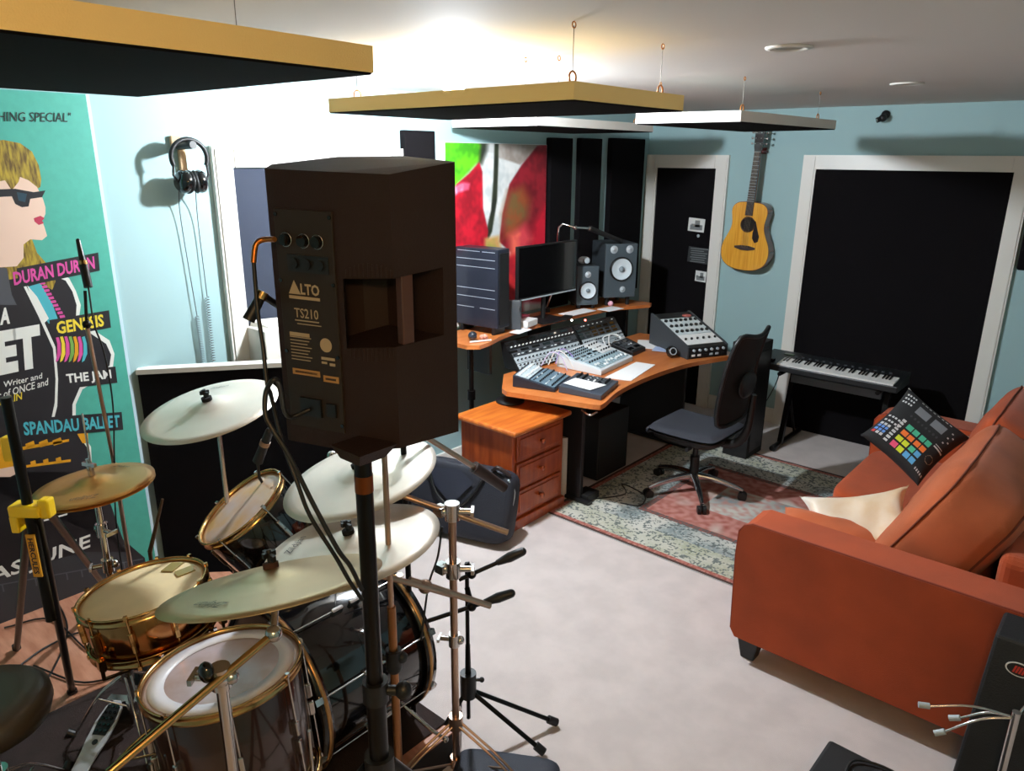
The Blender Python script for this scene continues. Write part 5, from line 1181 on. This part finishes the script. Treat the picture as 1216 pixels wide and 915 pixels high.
# ---------------------------------------------------------------- keyboard on stand
kx0,kx1,ky0,ky1,kz=1.42,2.385,-.66,-.35,.63
kb=thing('electronic_keyboard','black electronic keyboard with white keys in front of the wide door panel','keyboard',((kx0+kx1)/2,(ky0+ky1)/2,kz))
MB().hexa([V((kx0,ky0,kz)),V((kx1,ky0,kz)),V((kx1,ky1,kz)),V((kx0,ky1,kz)),V((kx0,ky0,kz+.045)),V((kx1,ky0,kz+.045)),V((kx1,ky1,kz+.085)),V((kx0,ky1,kz+.085))]).build('body',mat('keyboard_black',(26,28,30),rough=.4),kb,bev=.006)
def kzt(y): return kz+.045+.04*(y-ky0)/(ky1-ky0)
xk0,xk1=kx0+.15,kx1-.03; nW=36; wk=(xk1-xk0)/nW
wm=mat('ivory_key',(232,230,226),rough=.25)
for i in range(nW):
    x=xk0+i*wk; MB().hexa([V((x+.0006,ky0+.006,kzt(ky0)-.004)),V((x+wk-.0006,ky0+.006,kzt(ky0)-.004)),V((x+wk-.0006,ky0+.15,kzt(ky0+.15)-.002)),V((x+.0006,ky0+.15,kzt(ky0+.15)-.002)),V((x+.0006,ky0+.006,kzt(ky0)+.012)),V((x+wk-.0006,ky0+.006,kzt(ky0)+.012)),V((x+wk-.0006,ky0+.15,kzt(ky0+.15)+.008)),V((x+.0006,ky0+.15,kzt(ky0+.15)+.008))]).build('white_key',wm,kb)
    if i%7 in (0,1,3,4,5) and i<nW-1:
        xx=x+wk; MB().hexa([V((xx+sx_,y_,kzt(y_)+z_)) for z_ in (.004,.017) for sx_,y_ in ((-.0055,ky0+.075),(.0055,ky0+.075),(.0055,ky0+.15),(-.0055,ky0+.15))]).build('black_key',blackgl,kb,bev=.002)
for i in range(14): MB().box((xk0+.06+i*.05,ky0+.22,kzt(ky0+.22)+.002),(.018,.012,.006)).build('control_button',grey,kb)
MB().box((xk0+.0,ky0+.24,kzt(ky0+.24)+.002),(.07,.04,.004)).build('display',mat('green_lcd',(60,90,60),rough=.3),kb)
for i in range(2): MB().cyl((kx0+.04+i*.05,ky0+.06,kzt(ky0)+.005),(kx0+.06+i*.05,ky0+.06,kzt(ky0)+.005),.025,n=16).build('pitch_wheel',blackgl,kb)
ks=thing('keyboard_stand','black and grey folding stand under the electronic keyboard','stand',((kx0+kx1)/2,-.4,0))
for x in (1.60,2.27):
    k=MB(); k.cyl((x,-.60,.025),(x,-.10,.025),.020,n=10); k.box((x,-.42,.32),(.035,.035,.62),Matrix.Rotation(radians(-12),3,'X')); k.cyl((x,-.66,kz-.018),(x,-.34,kz-.018),.016,n=10); k.tube([(x+.0,-.20,.03),(x,-.36,.34)],.010)
    lo=k.build('side_frame',blackm,ks); MB().cyl((x,-.625,.02),(x,-.59,.022),.024).build('rubber_foot',blackpl,lo)
MB().span((1.62,-.475,.515),(2.25,-.455,.575)).build('cross_beam',mat('grey_beam',(96,104,112),rough=.4,metal=.3),ks,bev=.003)
tag(MB().tube([(1.50,-.40,.62),(1.46,-.32,.45),(1.34,-.25,.20),(1.22,-.30,.05),(1.05,-.35,.012)],.004,n=6,smooth_path=6).build('cable',blackpl),'black cable hanging from the left end of the keyboard','cable')

# ---------------------------------------------------------------- rug
def rugcol(a,b_):
    # a across x, b along y from near edge (0) to far (1)
    x=a*1.9; y=b_*1.80; e=min(x,1.9-x,y,1.8-y)
    n1=noise.noise(V((x*26,y*26,0))); n2=noise.noise(V((x*60,y*60,3))); n3=noise.noise(V((x*6,y*6,5)))
    def m_(c,d,t): t=max(0,min(1,t)); return tuple(c[i]*(1-t)+d[i]*t for i in range(3))
    red=(146,76,64); pinkc=(184,128,118); ivory=(196,194,184); blue=(128,140,140); olive=(162,164,140); dark=(74,82,82)
    if e<.018: c=(70,50,44)
    elif e<.05: c=m_(red,pinkc,.4+n2)
    elif e<.42:
        c=m_(ivory,olive if e<.25 else blue,.5+n3*1.2); v=sin(x*38+3*n1)*sin(y*38+3*n1)
        c=m_(c,dark,.75 if abs(v)<.17 else 0); c=m_(c,ivory,n2*1.1)
    elif e<.46: c=m_(dark,red,.5+n2)
    elif e<.70: c=m_(pinkc,red,.3+n1*.9); c=m_(c,ivory,(n3-.15)*2)
    else: c=m_(m_(ivory,blue,.3+n3),pinkc,.3+n1); 
    return s2l(c)
rx0,ry0=.95,-2.56
tag(MB().grid(lambda a,b_:V((rx0+1.9*a,ry0+1.8*b_,.008+.0015*noise.noise(V((a*30,b_*30,0))))),190,180,colfn=rugcol).add([V((rx0,ry0,.001)),V((rx0+1.9,ry0,.001)),V((rx0+1.9,ry0+1.8,.001)),V((rx0,ry0+1.8,.001)),V((rx0,ry0,.008)),V((rx0+1.9,ry0,.008)),V((rx0+1.9,ry0+1.8,.008)),V((rx0,ry0+1.8,.008))],[(0,1,5,4),(1,2,6,5),(2,3,7,6),(3,0,4,7)]).build('oriental_rug',mat('rug_wool',(160,140,130),rough=.98,attr=True,bump=.4,bscale=300)),'worn oriental rug in faded pink and green under desk and chair','rug')
tag(MB().tube([(.96,-2.36,.012),(1.1,-2.2,.012),(1.2,-2.02,.014),(1.1,-1.9,.012),(1.3,-1.95,.012),(1.36,-2.1,.012),(1.25,-2.15,.012)],.004,n=6,smooth_path=6).build('floor_cable',blackpl),'black cable tangle on the rug beside the chair base','cable')
tag(MB().span((.99,-2.30,.012),(1.10,-2.17,.06)).build('power_strip',blackpl,bev=.006),'small black power adapter on the rug beside the pine drawers','adapter')
tag(MB().cyl((.90,-2.30,.0),(.90,-2.30,.42),.045).build('white_tube',mat('offwhite_tube',(190,180,168),rough=.6)),'off-white upright tube behind the pine drawers','tube')
tag(MB().span((.62,-1.98,.012),(.95,-1.62,.46)).build('computer_case',blackpl,bev=.008),'black computer case in the shadow under the desk','computer')

# ---------------------------------------------------------------- sofa
sx0,sx1,sy0,sy1=2.43,3.50,-3.10,-1.05
sf=thing('sofa','large terracotta fabric sofa with loose cushions on the right','sofa',((sx0+sx1)/2,(sy0+sy1)/2,0))
def puff(c,sz,R,e=.35,n=32,bulge=0.): return MB().ball(c,.5,sc=sz,R=R,n=n,e=e)
def arm(y0,y1):
    k=MB(); pts=[]; hgt=.66; zb=.115
    prof=[(sx0+.02,zb),(sx0,zb+.03),(sx0-.012,.50),(sx0-.008,hgt-.05),(sx0+.012,hgt-.015),(sx0+.045,hgt),(sx1-.02,hgt),(sx1,hgt-.02),(sx1,zb)]
    k.prism(prof,0,(y1-y0),o=(0,y0,0),ex=(1,0,0),ey=(0,0,1),ez=(0,1,0)); return k
for nm,(y0,y1) in (('near',(sy0,sy0+.19)),('far',(sy1-.19,sy1))):
    o=arm(y0,y1).build('armrest',terr,sf,bev=.022,seg=4)
    prof=[(sx0+.02,.125),(sx0-.002,.15),(sx0-.014,.50),(sx0-.010,.615),(sx0+.010,.645),(sx0+.045,.662),(sx1-.02,.662)]
    MB().tube([V((x,y0+.006,z)) for x,z in prof],.0045,n=6).build('piping',mat('dark_terracotta_piping',(130,48,24),rough=.8),o)
MB().span((sx0+.03,sy0+.19,.13),(sx1,sy1-.19,.30)).build('base',terr,sf,bev=.015)
MB().span((sx1-.20,sy0+.19,.25),(sx1,sy1-.19,.76)).build('backrest',terr,sf,bev=.04,seg=4)
ym=(sy0+sy1)/2
for y0,y1 in ((sy0+.195,ym-.004),(ym+.004,sy1-.195)):
    k=puff(((sx0+.02+sx1-.2)/2,(y0+y1)/2,.375),(sx1-.2-sx0-.02,(y1-y0),.17),None,e=.22,n=40); k.build('seat_cushion',terr,sf)
def pillowgeo(c,R,w_,h_,th_,pinch=.10,nu=28,sag=0.,seed=0):
    """loose cushion: w along local x, h along local y, thickness local z"""
    k=MB()
    def P(a,b_,s_):
        x=a*2-1;y=b_*2-1; xx=x*(1-pinch*(1-y*y)*0.0-pinch*(1-abs(y)**2)*abs(x)**3); yy=y*(1-pinch*(1-abs(x)**2)*abs(y)**3)
        t=max(0,(1-x**4))**.55*max(0,(1-y**4))**.55; w=noise.noise(V((x*2.2+seed,y*2.2,s_)))*.18
        return c+R@V((xx*w_/2,yy*h_/2,s_*th_/2*t*(1+w)+sag*(x*x)))
    k.grid(lambda a,b_:P(a,b_,1),nu,nu); k.grid(lambda a,b_:P(1-a,b_,-1),nu,nu); return k,P
def RM(xa,za):  # rotation with local x axis xa and local z axis za
    xa=V(xa).normalized(); za=V(za).normalized(); ya=za.cross(xa).normalized(); xa=ya.cross(za); return Matrix((xa,ya,za)).transposed()
# back cushions leaning on backrest (local x = along sofa, y = up, z = facing -x)
for i,(yc,lean_,off,w_) in enumerate(((-2.42,.50,0,.92),(-1.62,.36,.02,.86))):
    za=V((-cos(lean_),0,sin(lean_))); R=RM((0,-1,0),za)
    c_=V((3.10+off,yc,.68)); e_=.42; W3=(w_,.60,.34)
    k=MB().ball(c_,.5,sc=W3,R=R,n=56,e=e_)
    k.v=[p+(p-c_).normalized()*(.020*noise.noise(p*5.5+V((i,0,0)))+.006*noise.noise(p*17)) for p in k.v]
    o=k.build('back_cushion',terr2 if i==0 else terr,sf)
    for th_ in (-.42,.42):
        kk=cos(th_)**e_; z_=math.copysign(abs(sin(th_))**e_,th_)*W3[2]/2; ring=[]
        for j in range(81):
            a_=2*pi*j/80; p=c_+R@V((W3[0]/2*kk*math.copysign(abs(cos(a_))**e_,cos(a_)),W3[1]/2*kk*math.copysign(abs(sin(a_))**e_,sin(a_)),z_))
            ring.append(p+(p-c_).normalized()*(.002+.020*noise.noise(p*5.5+V((i,0,0)))+.006*noise.noise(p*17)))
        MB().tube(ring,.0045,n=5).build('seam',mat('dark_seam',(110,50,30),rough=.9),o)
for x in (sx0+.07,sx1-.08):
    for y in (sy0+.07,sy1-.07): MB().hexa([V((x-.03,y-.03,0)),V((x+.03,y-.03,0)),V((x+.03,y+.03,0)),V((x-.03,y+.03,0)),V((x-.05,y-.05,.125)),V((x+.05,y-.05,.125)),V((x+.05,y+.05,.125)),V((x-.05,y+.05,.125))]).build('leg',blackpl,sf,bev=.006)

# scatter cushions
# music-pad print cushion
q=[U(1022,516,d=3.70),U(1090,577,d=3.55),U(1152,520,d=3.62),U(1079,461,d=3.86)]   # left, bottom, right, top
PL,PB_,PR,PT=q; cc=(PL+PB_+PR+PT)/4
exx=((PR-PT)+(PB_-PL))/2; eyy=((PL-PT)*-1+(PR-PB_))/2   # x: left->bottom (long), y: left->top
def mpccol(a,b_):   # a along PL->PB, b along PL->PT
    blk=(22,22,24); c=blk
    def inr(x0,x1,y0,y1): return x0<=a<=x1 and y0<=b_<=y1
    # 4x4 pads, lower middle
    X0,X1,Y0,Y1=.36,.78,.07,.50
    if inr(X0,X1,Y0,Y1):
        i=int((a-X0)/(X1-X0)*4); j=int((b_-Y0)/(Y1-Y0)*4); fx=((a-X0)/(X1-X0)*4)%1; fy=((b_-Y0)/(Y1-Y0)*4)%1
        cols=[[(230,84,120),(206,220,50),(92,170,220),(92,170,220)],[(206,220,50),(206,220,50),(80,190,150),(92,170,220)],[(236,120,50),(236,120,50),(236,120,50),(236,120,50)],[(70,176,140),(70,176,140),(70,176,140),(70,176,140)]]
        if .10<fx<.90 and .12<fy<.88: c=cols[min(3,max(0,j))][min(3,max(0,i))]
    for r_ in range(8):   # side buttons
        y=.08+r_*.055
        if inr(.26,.32,y,y+.032): c=(196,196,196)
    for r_ in range(4):
        for s_ in range(3):
            x=.05+s_*.06; y=.10+r_*.055
            if inr(x,x+.042,y,y+.036): c=(96,140,210) if r_ in(1,2) else (190,190,190)
            if r_==0 and s_==0 and inr(x,x+.042,y,y+.036): c=(200,60,60)
    for s_ in range(5):
        x=.05+s_*.055
        if inr(x,x+.034,.42,.45) or inr(x,x+.034,.34,.365): c=(200,200,200)
    for s_ in range(4):
        for r_ in range(3):
            if inr(.05+s_*.045,.075+s_*.045,.72+r_*.07,.75+r_*.07): c=(206,206,206)
    if inr(.30,.50,.68,.82) or inr(.56,.76,.68,.82): c=(112,116,122)
    for s_ in range(8):
        if inr(.28+s_*.065,.315+s_*.065,.90,.915): c=(186,186,186)
        if (a-.31-s_*.062)**2+(b_-.60)**2<.00028: c=(52,52,56)
    d=sqrt((a-.89)**2+(b_-.30)**2)
    if .055<d<.062: c=(140,120,100)
    for s_ in range(5):
        if inr(.84+(s_%2)*.05,.865+(s_%2)*.05,.60+.05*s_,.615+.05*s_): c=(180,180,180)
    if inr(.80,.97,.485,.495) or inr(.80,.93,.52,.53) or (inr(.80,.98,.07,.10) and int(a*60)%2): c=(190,190,190)
    return s2l(c)
mpc=thing('printed_cushion','black cushion printed with coloured drum pads leaning on the far sofa seat','cushion',cc)
nz=exx.cross(eyy).normalized(); nz=nz if nz.dot(TC)>0 else -nz
def MP(a,b_,s_):
    x=a*2-1;y=b_*2-1; f=lambda t:1-.085*(1-t*t)
    p=(PL*(1-a)+PB_*a)*(1-b_)+(PT*(1-a)+PR*a)*b_
    p=cc+(p-cc); p=p+exx*(-.5*x*.10*(1-y*y)*abs(x))+eyy*(-.5*y*.10*(1-x*x)*abs(y))
    t=max(0,1-x**4)**.5*max(0,1-y**4)**.5
    return p+nz*(s_*.055*t)
MB().grid(lambda a,b_:MP(a,b_,1),120,100,colfn=mpccol).build('printed_front',mat('printed_cloth',(30,30,30),rough=.8,attr=True),mpc)
MB().grid(lambda a,b_:MP(1-a,b_,-1),40,40).build('back_cloth',mat('cushion_black_cloth',(24,22,24),rough=.9),mpc)
MB().tube([MP(a,1,0) for a in [i/20 for i in range(21)]],.003,n=5).build('pale_piping',mat('piping_white',(200,196,190),rough=.7),mpc)
# white pillow with ears
Lp,Rp,Bp=U(975,603,d=3.05),U(1100,598,d=3.25),U(1010,640,d=2.95)
wp=thing('cushion','white silky cushion with pointed corners lying by the near sofa arm','cushion',(2.72,-2.62,.47))
satin=mat('white_satin',(228,220,208),rough=.45,sheen=.5,var=.5,var2=(204,160,96),vscale=3)  # golden shadow put into the white cloth as uneven colour
R=RM((.86,.50,.0),(-.05,-.55,.83))
k,P=pillowgeo(V((2.755,-2.60,.555)),R,.46,.34,.15,pinch=.22,seed=3,sag=.04); k.build('pillow_cover',satin,wp)
# terracotta pillow flat against near arm
op=thing('cushion','crumpled terracotta cushion squeezed between the near arm and white cushion','cushion',(2.62,-2.80,.46))
R=RM((.95,.10,.05),(0,-.35,.94)); k,P=pillowgeo(V((2.68,-2.76,.50)),R,.46,.36,.14,pinch=.14,seed=8); k.build('pillow_cover',terr2,op)
